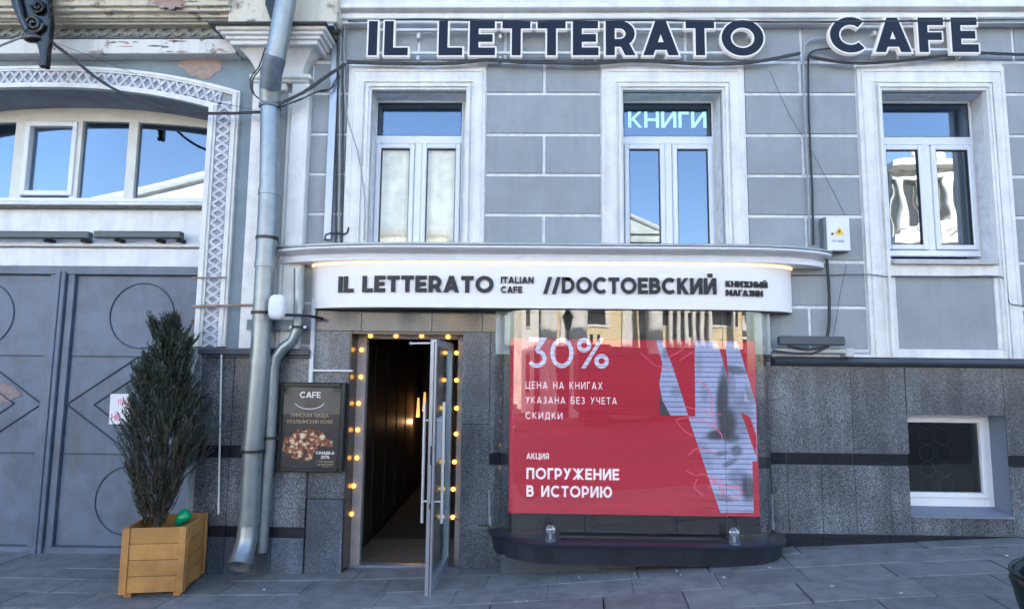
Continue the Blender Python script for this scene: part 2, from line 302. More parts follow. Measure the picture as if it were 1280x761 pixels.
def strip(pts, hw, closed=False, ext=0.0):
    "quads along a mitred polyline"
    P = [Vector(p) for p in pts]; n = len(P); L_ = []; R_ = []
    if not closed and ext:
        P[0] = P[0] + (P[0] - P[1]).normalized() * ext; P[-1] = P[-1] + (P[-1] - P[-2]).normalized() * ext
    for i in range(n):
        a = P[(i - 1) % n] if closed or i > 0 else None; b = P[(i + 1) % n] if closed or i < n - 1 else None
        d1 = (P[i] - a).normalized() if a is not None else None; d2 = (b - P[i]).normalized() if b is not None else None
        if d1 is None: d1 = d2
        if d2 is None: d2 = d1
        n1 = Vector((-d1.y, d1.x)); n2 = Vector((-d2.y, d2.x)); m_ = (n1 + n2)
        m_ = m_.normalized() if m_.length > 1e-6 else n1
        q = hw / max(0.35, m_.dot(n1)); L_.append(P[i] + m_ * q); R_.append(P[i] - m_ * q)
    return L_, R_
def draw_glyph(mb, c, w, T, d0, d1, grow=0.0):
    "T(u,v,d) maps letter coordinates (cap height 1) into the scene; d0 front, d1 back"
    wd, st = glyph(c, w); j = 0
    for s_ in st:
        e = j * 0.0004; j += 1
        if s_[0] == 's':
            (x0, y0), (x1, y1), k = s_[1], s_[2], s_[3]
            if grow:
                dx = (x1 - x0) / (y1 - y0); x0 -= dx * grow; x1 += dx * grow; y0 -= grow; y1 += grow; k += grow * 1.1
            mb.prism([(x0 - k, y0), (x0 + k, y0), (x1 + k, y1), (x1 - k, y1)], d0 + e, d1, T)
        else:
            cl = s_[0] == 'c'; Lp, Rp = strip(s_[1], w / 2 + grow, cl, grow); n = len(Lp)
            vs = [T(p[0], p[1], d0 + e) for p in Lp] + [T(p[0], p[1], d0 + e) for p in Rp] + [T(p[0], p[1], d1) for p in Lp] + [T(p[0], p[1], d1) for p in Rp]
            fs = []
            for i in range(n if cl else n - 1):
                q = (i + 1) % n
                fs += [(i, q, n + q, n + i), (2 * n + i, 3 * n + i, 3 * n + q, 2 * n + q), (i, 2 * n + i, 2 * n + q, q), (n + i, n + q, 3 * n + q, 3 * n + i)]
            if not cl: fs += [(0, n, 3 * n, 2 * n), (n - 1, 3 * n - 1, 4 * n - 1, 2 * n - 1)]
            mb.add(vs, fs)
    return wd
def text_width(txt, w, tr, sp=0.38):
    x = 0
    for c in txt: x += (sp if c == ' ' else glyph(c, w)[0]) + tr
    return x - tr
def letters(txt, w, x0, x1, z0, z1, T3, d0, d1, tr=0.1, sp=0.38, grow=0.0):
    "list of (char, MB) fitted from x0 to x1 and z0 to z1; T3(x,z,d)->world"
    H = z1 - z0; tw = text_width(txt, w, tr, sp); sx = (x1 - x0) / tw; x = 0; out = []
    for c in txt:
        if c != ' ':
            mb = MB(); xx = x
            wd = draw_glyph(mb, c, w, lambda u, v, d: T3(x0 + (xx + u) * sx, z0 + v * H, d), d0, d1, grow); out.append((c, mb)); x += wd + tr
        else: x += sp + tr
    return out
def text_on(parent, name, txt, w, px0, px1, py0, py1, Y, m, tr=0.12, th=0.002, sp=0.38, label=None):
    "flat lettering on a wall-parallel surface at Y; px,py read off the photograph"
    zc = (py0 + py1) / 2; x0 = X(px0, zc, Y); x1 = X(px1, zc, Y); z0 = W((px0 + px1) / 2, py1, Y).z; z1 = W((px0 + px1) / 2, py0, Y).z
    mb = MB()
    for c, b in letters(txt, w, x0, x1, z0, z1, lambda x, z, d: (x, d, z), Y - th, Y, tr, sp): mb.add(b.v, b.f)
    return mb.build(name, m, parent, label=label)

# ------------------------------------------------------------------ ground
gp = [(W(px, py, Y).x, W(px, py, Y).z) for px, py, Y in ((300, 718, -.08), (430, 717, -.08), (600, 710, -.05), (985, 683, -.05), (1280, 671, -.05))]
gp = [(-60, gp[0][1])] + gp + [(gp[-1][0] + 8, gp[-1][1] + .30), (60, gp[-1][1] + .5)]
def g(x):
    for i in range(len(gp) - 1):
        if x <= gp[i + 1][0]:
            t = (x - gp[i][0]) / (gp[i + 1][0] - gp[i][0]); return lerp(gp[i][1], gp[i + 1][1], t)
    return gp[-1][1]
asphalt = mat('asphalt', (0.055, 0.055, 0.06), 0.9, 0.2, 8, bump=0.4, bs=80)
pave_b = mat('dark_paving_bed', (0.03, 0.034, 0.04), 0.95, 0.2, 8, bump=0.4)
def specks(m, sc_, lo, col, amt=0.8):
    t = m.node_tree; N = t.nodes; L = t.links; p = N['Principled BSDF']; tc = N.new('ShaderNodeTexCoord'); v = N.new('ShaderNodeTexVoronoi'); v.inputs['Scale'].default_value = sc_; L.new(tc.outputs['Object'], v.inputs['Vector'])
    sz = N.new('ShaderNodeTexNoise'); sz.inputs['Scale'].default_value = sc_ * .23; L.new(tc.outputs['Object'], sz.inputs['Vector'])
    a = N.new('ShaderNodeMapRange'); a.inputs[1].default_value = .50; a.inputs[2].default_value = .75; a.inputs[3].default_value = 0; a.inputs[4].default_value = lo; L.new(sz.outputs[0], a.inputs[0])
    c = N.new('ShaderNodeMath'); c.operation = 'LESS_THAN'; L.new(v.outputs['Distance'], c.inputs[0]); L.new(a.outputs[0], c.inputs[1])
    f = N.new('ShaderNodeMath'); f.operation = 'MULTIPLY'; f.inputs[1].default_value = amt; L.new(c.outputs[0], f.inputs[0])
    old = p.inputs['Base Color'].links[0].from_socket; mx = N.new('ShaderNodeMix'); mx.data_type = 'RGBA'; mx.inputs[7].default_value = (*col, 1); L.new(f.outputs[0], mx.inputs[0]); L.new(old, mx.inputs[6]); L.new(mx.outputs[2], p.inputs['Base Color'])
pave = mat('grey_paving_stone', (0.190, 0.196, 0.203), 0.6, 0.3, 6, col2=(0.108, 0.113, 0.122), bump=0.35, bs=45, rnd=0.13, streak=0.0)
specks(M['gate'], 5.5, .05, (.22, .27, .33), .7); specks(M['plaster'], 6, .045, (.42, .43, .44), .8); specks(M['gran'], 3.0, .035, (.01, .012, .015), .9)
specks(pave, 16, .24, (.34, .36, .38)); specks(pave, 7.3, .10, (.02, .022, .028))
mb = MB(); xs = [-60] + [x * .5 for x in range(-24, 25)] + [60]
ys = [-3.6, 12.0]
for i in range(len(xs) - 1):
    a, b = xs[i], xs[i + 1]; za, zb = g(a) - .03, g(b) - .03
    y1 = .75 if b <= -2.9 else -.02
    mb.add([(a, ys[0], za), (b, ys[0], zb), (b, y1, zb), (a, y1, za)], [(0, 1, 2, 3)])
sidewalk = struct(mb.build('pavement', pave_b))
mb = MB(); mb.add([(-800, -900, -.45), (800, -900, -.45), (800, 900, -.45), (-800, 900, -.45)], [(0, 1, 2, 3)]); struct(mb.build('ground', asphalt))
mb = MB()
for i in range(len(xs) - 1):
    a, b = xs[i], xs[i + 1]; za, zb = g(a) - .14, g(b) - .14
    mb.add([(a, -18, za), (b, -18, zb), (b, -3.6, zb), (a, -3.6, za)], [(0, 1, 2, 3)])
struct(mb.build('road', asphalt))
# paving stones, one object each, in courses along the wall
courses = [(1.6, .02), (.02, -.26), (-.26, -.60), (-.60, -.94), (-.94, -1.34), (-1.34, -1.74), (-1.74, -2.2)]
rs = random.Random(3)
for ci, (ya, yb) in enumerate(courses):
    x = -6.6 + rs.random() * .5
    while x < 7.2:
        wd = rs.choice((.62, .78, .90, .70)) * (1.25 if ci == 1 else 1)
        x2 = x + wd
        if not (ci == 0 and x2 > -2.9):
            gpn = rs.choice((.0025, .004, .006, .009)) if not (-2.3 < x < 1.0 and ci < 4) else .001; dz = rs.uniform(-.004, .004); sk = -.10   # courses run slightly askew, as the joints in the photograph
            q = [(x + gpn, ya - gpn), (x2 - gpn, ya - gpn), (x2 - gpn + sk * (ya - yb), yb + gpn), (x + gpn + sk * (ya - yb), yb + gpn)]
            q = [(a - sk * (0 - yy) * 0, yy) for a, yy in q]
            mb = MB(); mb.add([(a, yy, g(a) - .03) for a, yy in q] + [(a, yy, g(a) + dz + rs.uniform(-.001, .001)) for a, yy in q],
                              [(0, 1, 2, 3), (7, 6, 5, 4), (0, 4, 5, 1), (1, 5, 6, 2), (2, 6, 7, 3), (3, 7, 4, 0)])
            mb.build('paving_stone', pave, sidewalk, bevel=.004)
        x = x2
mb = MB(); n_ = len(mb.v)
for i in range(len(xs) - 1):
    a, b = xs[i], xs[i + 1]
    mb.add([(a, -3.6, g(a)), (b, -3.6, g(b)), (b, -2.21, g(b)), (a, -2.21, g(a))], [(0, 1, 2, 3)])
    mb.add([(a, -3.6, g(a) - .2), (b, -3.6, g(b) - .2), (b, -3.6, g(b)), (a, -3.6, g(a))], [(0, 1, 2, 3)])
struct(mb.build('outer_pavement_and_kerb', pave))

# litter and a chalky line by the window ledge
rl = random.Random(17); lm = mat('pale_litter', (0.40, 0.41, 0.42), 0.8, 0.2, 30)
for i, (px, py) in enumerate(((724, 722), (846, 714), (851, 719), (793, 718), (962, 710), (905, 722), (1258, 695), (1126, 742), (330, 737), (1040, 733))):
    Y_ = -.62; 
    for _ in range(30):
        p = W(px, py, Y_); Y_ += (g(p.x) - p.z) * -1.6
    p = W(px, py, Y_); z_ = g(p.x) + .004; q_ = MB(); a_ = rl.uniform(0, 3.14); L2_, w2_ = rl.uniform(.009, .018), rl.uniform(.004, .009); c_, s_ = math.cos(a_), math.sin(a_)
    q_.add([(p.x + u * c_ - v * s_, p.y + u * s_ + v * c_, z_ + h_) for h_ in (0, .008) for u, v in ((-L2_, -w2_), (L2_, -w2_ * .6), (L2_ * .7, w2_), (-L2_ * .8, w2_ * .8))], [(0, 3, 2, 1), (4, 5, 6, 7), (0, 1, 5, 4), (1, 2, 6, 5), (2, 3, 7, 6), (3, 0, 4, 7)])
    thing_at(q_, 'litter_scrap', lm, 'tiny pale scrap of litter ' + ('below the left half of the window ledge', 'just below the middle of the window ledge', 'nearest the front of the window ledge, right of its middle', 'below the ledge on the chalky joint', 'at the right end of the window ledge', 'in front of the right ledge lamp', 'on the paving under the basement window corner', 'on the paving left of the dark bag', 'on the paving between drainpipe and door', 'on the paving right of the ledge, near the bottom edge')[i], 'litter', 'scraps of litter on the pavement')
# ------------------------------------------------------------------ facade layout (metres, read off the photograph)
def gridwall(mb, xs, zs, hole, y0, y1):
    nx, nz = len(xs) - 1, len(zs) - 1
    sol = lambda i, k: 0 <= i < nx and 0 <= k < nz and not hole((xs[i] + xs[i + 1]) / 2, (zs[k] + zs[k + 1]) / 2)
    for i in range(nx):
        for k in range(nz):
            if not sol(i, k): continue
            a, b, c, d = xs[i], xs[i + 1], zs[k], zs[k + 1]
            mb.add([(a, y0, c), (b, y0, c), (b, y0, d), (a, y0, d)], [(0, 1, 2, 3)]); mb.add([(a, y1, c), (b, y1, c), (b, y1, d), (a, y1, d)], [(3, 2, 1, 0)])
            if not sol(i - 1, k): mb.add([(a, y0, c), (a, y0, d), (a, y1, d), (a, y1, c)], [(0, 1, 2, 3)])
            if not sol(i + 1, k): mb.add([(b, y0, c), (b, y0, d), (b, y1, d), (b, y1, c)], [(3, 2, 1, 0)])
            if not sol(i, k - 1): mb.add([(a, y0, c), (b, y0, c), (b, y1, c), (a, y1, c)], [(3, 2, 1, 0)])
            if not sol(i, k + 1): mb.add([(a, y0, d), (b, y0, d), (b, y1, d), (a, y1, d)], [(0, 1, 2, 3)])
XSPLIT = X(384, 250)
bld = thing('cafe_building', 'blue grey plastered cafe building with white window surrounds above a granite plinth', 'building', (0, 0, 0))
lb = thing('gateway_building', 'neighbouring building with an arched gateway and peeling cream cornice', 'building', (X(150), 0, g(-4)))
ZTOP = 16.4
# openings: (x0,x1,z0,z1)
zt = Z(112, Y=-.06); zt3 = zt
zsill = Z(330)
w1 = (X(463, 200), X(582, 200), zsill - .05, zt); w2 = (X(778, 200), X(903, 200), zsill - .05, zt)
w3 = (X(1106, 220), X(1241, 220), W(1180, 324).z, zt)
wb = (X(1136, 580, -.05), X(1261, 580, -.05), W(1190, 645, -.05).z, W(1190, 519, -.05).z)
ZD0 = W(490, 706, .2).z
door = (X(433, 560, -.05), X(576, 560, -.05), g(-1) - .2, W(500, 416, -.05).z)
holes = [w1, w2, w3, wb, door]
xs_ = sorted({XSPLIT, 26.0} | {h[0] for h in holes} | {h[1] for h in holes}); zs_ = sorted({-.6, ZTOP} | {h[2] for h in holes} | {h[3] for h in holes})
inh = lambda x, z: any(h[0] < x < h[1] and h[2] < z < h[3] for h in holes)
mb = MB(); gridwall(mb, xs_, zs_, inh, 0.0, .42); mb.build('wall', M['joint'], bld)
MB().box(XSPLIT, 26, .42, 9, ZTOP - .3, ZTOP).build('roof', M['mould'], bld)
MB().box(XSPLIT, 26, 8.8, 9, -.6, ZTOP - .3).build('rear_wall', M['joint'], bld)
# --- plaster blocks with white joints
rowy = [24, 79, 118, 169, 219, 269, 325, 381, 434]
rowz = [Z(y) for y in rowy]; rowz += [rowz[-1] - .43]; rowz = [rowz[0] + .46 * k for k in range(1, 1)] + rowz
jt = .016
def block(xa, xb, za, zb): MB().box(xa + jt, xb - jt, -.014, .05, za + jt, zb - jt).build('plaster_block', M['plaster'], bld, bevel=.004)
SO = [(X(434, 190), X(606, 190)), (X(752, 190), X(931, 190)), (X(1077, 250), X(1264, 250))]
zones = [(XSPLIT, SO[0][0], []), (SO[0][1], SO[1][0], [X(680, 190)]), (SO[1][1], SO[2][0], [X(1003, 190)]), (SO[2][1], 13.5, [SO[2][1] + .9, SO[2][1] + 1.9, SO[2][1] + 2.9])]
zr = sorted([Z(24), Z(78)], reverse=True)
allx = [XSPLIT, X(524, 40), X(632, 40), X(744, 40), X(856, 40), X(1000, 40), X(1120, 40), X(1264, 40), X(1264, 40) + .9, X(1264, 40) + 1.9, 13.5]
for a, b in zip(allx, allx[1:]): block(a, b, zr[1], zr[0] + .05)
for (xa, xb, sp) in zones:
    for k in range(1, len(rowz) - 1):
        cuts = [xa] + (sp if k % 2 == 1 else []) + [xb]
        zb_, za_ = rowz[k], rowz[k + 1]
        if za_ < Z(452): za_ = Z(447) 
        if zb_ - za_ < .05: continue
        if xa < 0 and xb < X(700) and k > 4 and False: continue
        for a, b in zip(cuts, cuts[1:]): block(a, b, za_, zb_)
# plain upper wall above the cornice line, with its own blocks
for k in range(12):
    z0 = Z(-30) + .5 + k * .5
    MB().box(XSPLIT + .02, 13.5, -.014, .05, z0 + jt, z0 + .5 - jt).build('plaster_course', M['plaster'], bld)
# --- cornice over the sign
mb = MB(); xa = X(418, 10, -.2); zc = [Z(y, Y=-.2) for y in (23, 18, 12, 9, 4, -4, -14, -30)]
for k, d in enumerate((.10, .13, .11, .19, .17, .22, .28)):
    mb.box(xa - .002 * k, 25.9, -d, .02, zc[k] + .0005, zc[k + 1])
mb.build('cornice', M['trim2'], bld, bevel=.006)
# --- window surrounds: stepped white mouldings
def surround(xo0, xo1, hole, ztop, zbot, steps):
    "nested frames, outermost first; steps = list of (fraction from outside to hole, depth)"
    hx0, hx1, hz1 = hole[0], hole[1], hole[3]
    for i, (fr, d) in enumerate(steps):
        nf = steps[i + 1][0] if i + 1 < len(steps) else 1.0
        a0 = lerp(xo0, hx0, fr); a1 = lerp(xo0, hx0, nf); b0 = lerp(xo1, hx1, fr); b1 = lerp(xo1, hx1, nf); t0 = lerp(ztop, hz1, fr); t1 = lerp(ztop, hz1, nf)
        m_ = MB(); m_.prism([(a0, zbot), (a1, zbot), (a1, t1), (b1, t1), (b1, zbot), (b0, zbot), (b0, t0), (a0, t0)], -d, .02)
        # ring as three pieces avoids concave ngon trouble
        m_ = MB(); m_.prism([(a0, zbot), (a1, zbot), (a1, t1), (a0, t0)], -d, .02); m_.prism([(b1, zbot), (b0, zbot), (b0, t0), (b1, t1)], -d, .02); m_.prism([(a0, t0), (a1, t1), (b1, t1), (b0, t0)], -d, .02)
        yield m_
ST = [(0, .035), (.17, .055), (.24, .045), (.62, .06), (.68, .042), (.80, .075), (.90, .055)]
def surround_obj(so_, hole, zbot):
    zt_o = Z(83, Y=-.04); all_ = MB()
    for m_ in surround(so_[0], so_[1], hole, zt_o, zbot, ST): all_.add(m_.v, m_.f)
    return all_.build('window_surround', M['trim'], bld)
surround_obj(SO[0], w1, w1[2]); surround_obj(SO[1], w2, w2[2])
# --- windows
def frame_rect(mb, x0, x1, z0, z1, t, y0, y1, tb=None):
    tb = tb or t; mb.box(x0, x0 + t, y0, y1, z0, z1); mb.box(x1 - t, x1, y0, y1, z0, z1); mb.box(x0 + t, x1 - t, y0, y1, z1 - t, z1); mb.box(x0 + t, x1 - t, y0, y1, z0, z0 + tb)
def tall_window(hole, pxf, zb, pane_m, label):
    "PVC window: transom light over two casements; pxf = frame edges, transom and meeting post read at Y=.2"
    Y0 = .20; x0, x1 = X(pxf[0], 200, Y0), X(pxf[1], 200, Y0); z1 = hole[3] - .0; ztr0, ztr1 = Z(170, Y=Y0), Z(180, Y=Y0); zf = Z(125, Y=Y0)
    wn = MB(); wn.box(hole[0] - .02, hole[1] + .02, .30, .36, zf, hole[3] + .05)
    F = .016
    wn.box(x0, x0 + F, Y0, Y0 + .07, zb, zf); wn.box(x1 - F, x1, Y0, Y0 + .07, zb, zf); wn.box(x0 + F, x1 - F, Y0, Y0 + .07, zf - .03, zf)
    wn.box(x0 + F, x1 - F, Y0, Y0 + .07, ztr1, ztr0); xm = (x0 + x1) / 2; wn.box(xm - .038, xm + .038, Y0, Y0 + .07, zb + .06, ztr1)
    wn.box(x0 + F, x1 - F, Y0, Y0 + .07, zb, zb + .06)
    wo = wn.build('window', M['pvc'], bld, bevel=.006, label=label)
    rv = MB(); rv.box(hole[0] - .002, x0, Y0 + .02, .40, zb, hole[3]); rv.box(x1, hole[1] + .002, Y0 + .02, .40, zb, hole[3]); rv.box(x0, x1, Y0 + .02, .40, zf, hole[3]); rv.build('lining', M['trim'], wo)
    MB().box(x0 + F + .004, x1 - F - .004, Y0 + .020, Y0 + .026, ztr0 + .004, zf - .032).build('pane', M['pane'], wo)
    sl_ = MB(); frame_rect(sl_, x0 + F, x1 - F, ztr0, zf - .03, .010, Y0 + .02, Y0 + .05); sl_.build('seal', M['sealbl'], wo)
    for a, b in ((x0 + F + .004, xm - .041), (xm + .041, x1 - F - .004)):
        s_ = MB(); frame_rect(s_, a, b, zb + .065, ztr1 - .006, .050, Y0 - .018, Y0 + .05); s_.build('sash', M['pvc'], wo, bevel=.008)
        s_ = MB(); frame_rect(s_, a + .048, b - .048, zb + .113, ztr1 - .054, .009, Y0 - .004, Y0 + .04); s_.build('seal', M['sealbl'], wo)
        MB().box(a + .054, b - .054, Y0 + .012, Y0 + .018, zb + .119, ztr1 - .060).build('pane', pane_m, wo)
    rm = MB(); a, b, c, d, e, f = hole[0] - .3, hole[1] + .3, .43, 3.0, hole[2] - .3, hole[3] + .3   # the room behind
    rm.add([(a, c, e), (b, c, e), (b, d, e), (a, d, e), (a, c, f), (b, c, f), (b, d, f), (a, d, f)], [(0, 1, 2, 3), (7, 6, 5, 4), (1, 5, 6, 2), (2, 6, 7, 3), (3, 7, 4, 0)])
    rm.build('room', M['dark'], wo)
    return wo, (x0, x1, xm, zf, ztr0, ztr1)
wo1, i1 = tall_window(w1, (468, 578), w1[2], M['pane_c'], 'window with pale curtains in the lower casements')
wo2, i2 = tall_window(w2, (778, 893), w2[2], M['pane'], 'window with blue glass and book shop lettering')
wo3, i3 = tall_window(w3, (1099, 1218), W(1160, 320, .2).z, glass('wavy_window_pane', 0.22, 0.75, (0.5, 0.58, 0.62), wav=0.06, ws=3.5, gcol=(0.85, 0.92, 1.0)), 'right window reflecting pale buildings')
for a, b in ((i1[0] + .06, i1[2] - .08), (i1[2] + .08, i1[1] - .06)):     # curtains with folds
    mb = MB(); n = 40
    for k in range(n):
        xa_, xb_ = lerp(a, b, k / n), lerp(a, b, (k + 1) / n); ya_, yb_ = .245 + .006 * math.sin(k * .35), .245 + .006 * math.sin((k + 1) * .35)
        mb.add([(xa_, ya_, w1[2]), (xb_, yb_, w1[2]), (xb_, yb_, i1[5]), (xa_, ya_, i1[5])], [(0, 1, 2, 3)])
    mb.build('curtain', M['curtain'], wo1, smooth=True)
kn = emis('pale_blue_lettering', (0.45, 0.78, 0.82), 0.16)
text_on(wo2, 'lettering', 'КНИГИ', .17, 785, 883, 140, 160, .2185, kn, tr=.10)
# right window: full surround, sill and recessed apron panel
zb3 = W(1180, 446, -.04).z
surround_obj(SO[2], (X(1113, 390), X(1248, 390), 0, zt), zb3)
mb = MB(); mb.box(w3[0] - .02, X(1248, 326, -.1), -.10, .22, W(1180, 330, -.1).z, W(1180, 324, -.1).z); mb.build('sill', M['bracket'], wo3, bevel=.004)
mb = MB(); a, b = X(1113, 390), X(1248, 390); t0 = W(1180, 331, -.05).z
mb.box(a - .015, b + .015, -.05, .01, W(1180, 346).z, t0); mb.box(a, a + .05, -.03, .01, W(1100, 436).z, W(1180, 347).z); mb.box(b - .04, b, -.03, .01, W(1100, 436).z, W(1180, 347).z); mb.box(a, b, -.04, .01, W(1180, 446).z, W(1180, 437).z)
mb.build('apron_frame', M['trim'], bld, bevel=.005)
MB().box(a + .05, b - .04, -.012, .01, W(1180, 437).z, W(1180, 346).z).build('apron_panel', M['plaster'], bld)

# ------------------------------------------------------------------ granite plinth, slab by slab
GY = -.05
def slab(px0, px1, py0, py1, m='gran', Y=GY, name='granite_slab', gap=.0022):
    ym = (py0 + py1) / 2; a, b = X(px0, ym, Y), X(px1, ym, Y); pm = (px0 + px1) / 2
    z1_ = W(pm, py0, Y).z; z0_ = W(pm, py1, Y).z
    MB().box(a + gap, b - gap, Y, .001, z0_ + gap, z1_ - gap).build(name, M[m], bld, bevel=.0015)
def slabm(xa, xb, za, zb, m='gran', Y=GY, name='granite_slab', gap=.0022):
    MB().box(xa + gap, xb - gap, Y, .001, za + gap, zb - gap).build(name, M[m], bld, bevel=.0015)
xr0 = X(960, 520, GY); zp = W(1100, 458, GY).z; zb1 = W(1100, 567, GY).z; zb0 = W(1100, 582, GY).z; zs0 = W(1100, 668, GY).z
XB = lambda px, py=620: X(px, py, GY)
for a, b in ((960, 1065), (1065, 1134)): slabm(XB(a, 510), XB(b, 510), zb1, zp)
slabm(wb[0], wb[1], wb[3], zp); slabm(wb[1], wb[1] + .9, zb1, zp); slabm(wb[1] + .9, wb[1] + 2.2, zb1, zp); slabm(wb[1] + 2.2, wb[1] + 4, zb1, zp)
slabm(XB(1134, 510), wb[0], zb1, zp) if wb[0] > XB(1134, 510) + .02 else None
for a, b in ((965, 983), (983, 1066), (1066, 1136)): slabm(XB(a, 574), min(XB(b, 574), wb[0]), zb0, zb1, 'gran_d', GY + .006, 'black_granite_strip')
slabm(wb[1], wb[1] + 2, zb0, zb1, 'gran_d', GY + .006, 'black_granite_strip')
cut = [965, 985, 1028, 1070, 1113]
for a, b in zip(cut, cut[1:]): slabm(XB(a), XB(b), zs0, zb0)
slabm(XB(1113), wb[0], zs0, zb0); slabm(wb[0], (wb[0] + wb[1]) / 2, zs0, wb[2]); slabm((wb[0] + wb[1]) / 2, wb[1], zs0, wb[2]); slabm(wb[1], wb[1] + .8, zs0, zb0); slabm(wb[1] + .8, wb[1] + 2, zs0, zb0)
cut = [965, 1028, 1113, 1194, 1290, 1390]
for a, b in zip(cut, cut[1:]): slabm(XB(a, 675), XB(b, 675), g(XB(b)) - .2, zs0, 'gran_d', GY - .004, 'black_base_strip')
# mortar bed just behind the slab faces
bed = mat('pale_mortar_bed', (0.17, 0.19, 0.22), 0.9, 0.2)
q = MB(); q.box(XB(967), wb[0] - .002, GY + .012, .0005, g(4) - .5, zp - .004); q.box(wb[1] + .002, 10, GY + .012, .0005, g(4) - .5, zp - .004); q.box(wb[0] - .002, wb[1] + .002, GY + .012, .0005, wb[3] + .004, zp - .004); q.box(wb[0] - .002, wb[1] + .002, GY + .012, .0005, g(4) - .5, wb[2] - .03)
q.build('mortar_bed', bed, bld, stuff=True)
# moulding above the right plinth
mb = MB(); a = X(968, 450, -.1); z0_, z1_ = W(1120, 458, -.11).z, W(1120, 448, -.11).z
mb.prism([(0, 0), (1, 0), (1, 1), (0, 1)], 0, 0) if False else None
pr = [(-.0, z0_ - .01), (-.075, z0_), (-.11, z0_ + .02), (-.12, (z0_ + z1_) / 2), (-.10, z1_ - .012), (-.06, z1_), (0, z1_ + .01)]
n = len(pr); mb.add([(a, y, z) for y, z in pr] + [(25.9, y, z) for y, z in pr], [(i, i + 1, n + i + 1, n + i) for i in range(n - 1)] + [tuple(range(n))[::-1]])
mb.build('plinth_moulding', M['mould'], bld, smooth=True)
MB().box(a, 25.9, -.05, .01, z1_ + .011, W(1120, 445, -.05).z + .012).build('plinth_fillet', M['trim'], bld)
# door zone: granite up to the canopy
zc0 = W(500, 414, GY).z; zctop = Z(350)
gx0 = X(391, 450, GY)
for a, b, m in ((392, 452, 'gran_w'), (452, 540, 'gran_w'), (540, 603, 'gran_w'), (603, 690, 'gran_w'), (690, 790, 'gran_w'), (790, 880, 'gran_w'), (880, 962, 'gran_w')):
    slabm(XB(a, 400), XB(b, 400), zc0, zctop, m)
# left jamb slabs and right jamb slabs
zj = [zc0, W(500, 520, GY).z, W(500, 627, GY).z]
slabm(gx0, door[0], zj[1], zj[0]); slabm(gx0, door[0], zj[2] + .02, zj[1]); slabm(X(382, 670, -.07), door[0], g(-2) - .2, zj[2] + .02, 'gran_b', -.075)
slabm(door[1], XB(612, 500), W(600, 530, GY).z, zc0); slabm(door[1], XB(612, 600), g(-.6) - .2, W(600, 530, GY).z)
for a, b in ((612, 700), (700, 800), (800, 900), (900, 960)):
    slabm(XB(a, 500), XB(b, 500), W(600, 566, GY).z, zc0); slabm(XB(a, 500), XB(b, 500), W(600, 580, GY).z, W(600, 566, GY).z, 'gran_d'); slabm(XB(a, 500), XB(b, 500), g(0) - .3, W(600, 580, GY).z)
# left plinth (x 240-390)
LY = -.08; xl0 = X(243, 600, LY)
zl = [W(310, y, LY).z for y in (446, 557, 572, 658, 671, 730)]; zl[5] = g(-3) - .2
xsL = [xl0, X(285, 600, LY), X(343, 600, LY), X(383, 600, LY)]
for i in range(3):
    top = zl[0]
    slabm(xsL[i], xsL[i + 1], zl[1], top, 'gran', LY); slabm(xsL[i], xsL[i + 1], zl[2], zl[1], 'gran_d', LY + .01, 'black_granite_strip')
    slabm(xsL[i], xsL[i + 1], zl[3], zl[2], 'gran', LY); slabm(xsL[i], xsL[i + 1], zl[4], zl[3], 'gran_d', LY + .012, 'black_granite_strip'); slabm(xsL[i], xsL[i + 1], zl[5], zl[4], 'gran_b', LY)
slabm(xsL[3], gx0, zj[2] + .02, zl[0], 'gran', LY + .01)
mb = MB(); z0_, z1_ = W(310, 447, -.12).z, W(310, 436, -.12).z; mb.box(xl0 - .02, gx0 - .01, -.14, .01, z0_ + .03, z1_); mb.box(xl0, gx0 - .012, -.11, .01, z0_, z0_ + .03); mb.build('plinth_ledge', M['mould'], bld, bevel=.006)

# basement window
Yw = .16; x0, x1 = wb[0] - .01, X(1241, 575, Yw); z0, z1 = W(1190, 633, Yw).z, wb[3] + .03
mb = MB(); frame_rect(mb, x0, x1, z0, z1, .07, Yw, Yw + .08, .09); bw = mb.build('basement_window', M['pvc'], bld, bevel=.006)
mb = MB(); frame_rect(mb, x0 + .065, x1 - .065, z0 + .085, z1 - .065, .05, Yw - .015, Yw + .05); mb.build('sash', M['pvc'], bw, bevel=.006)
MB().box(x0 + .11, x1 - .11, Yw + .02, Yw + .026, z0 + .13, z1 - .11).build('pane', M['pane_d'], bw)
mb = MB(); mb.box(x0 - .1, x1 + .3, .30, .31, z0 - .2, z1 + .2)
mb = MB(); a, b, c, d, e, f = x0 - .02, x1 + .2, .43, 1.4, z0 - .2, z1 + .1
mb.add([(a, c, e), (b, c, e), (b, d, e), (a, d, e), (a, c, f), (b, c, f), (b, d, f), (a, d, f)], [(0, 1, 2, 3), (7, 6, 5, 4), (1, 5, 6, 2), (2, 6, 7, 3), (3, 7, 4, 0)]); mb.build('room', M['dark'], bw)
mb = MB(); rr = .075
for ix in range(2):
    for k in range(5):
        cx, cz = X(1158, 560, .33) + ix * .17, z0 + .17 + k * .16
        mb.tube([(cx + rr * math.cos(t), .33, cz + rr * math.sin(t)) for t in [2 * math.pi * q / 18 for q in range(18)]], .007, 5, closed=True)
mb.build('window_grille', mat('olive_grille_iron', (0.17, 0.20, 0.14), 0.5), bw)
revp = mat('blue_grey_reveal_paint', (0.17, 0.20, 0.26), 0.6, 0.08)
MB().box(x1 - .001, wb[1] - .001, -.052, .30, wb[2], wb[3] - .002).add([], []) 
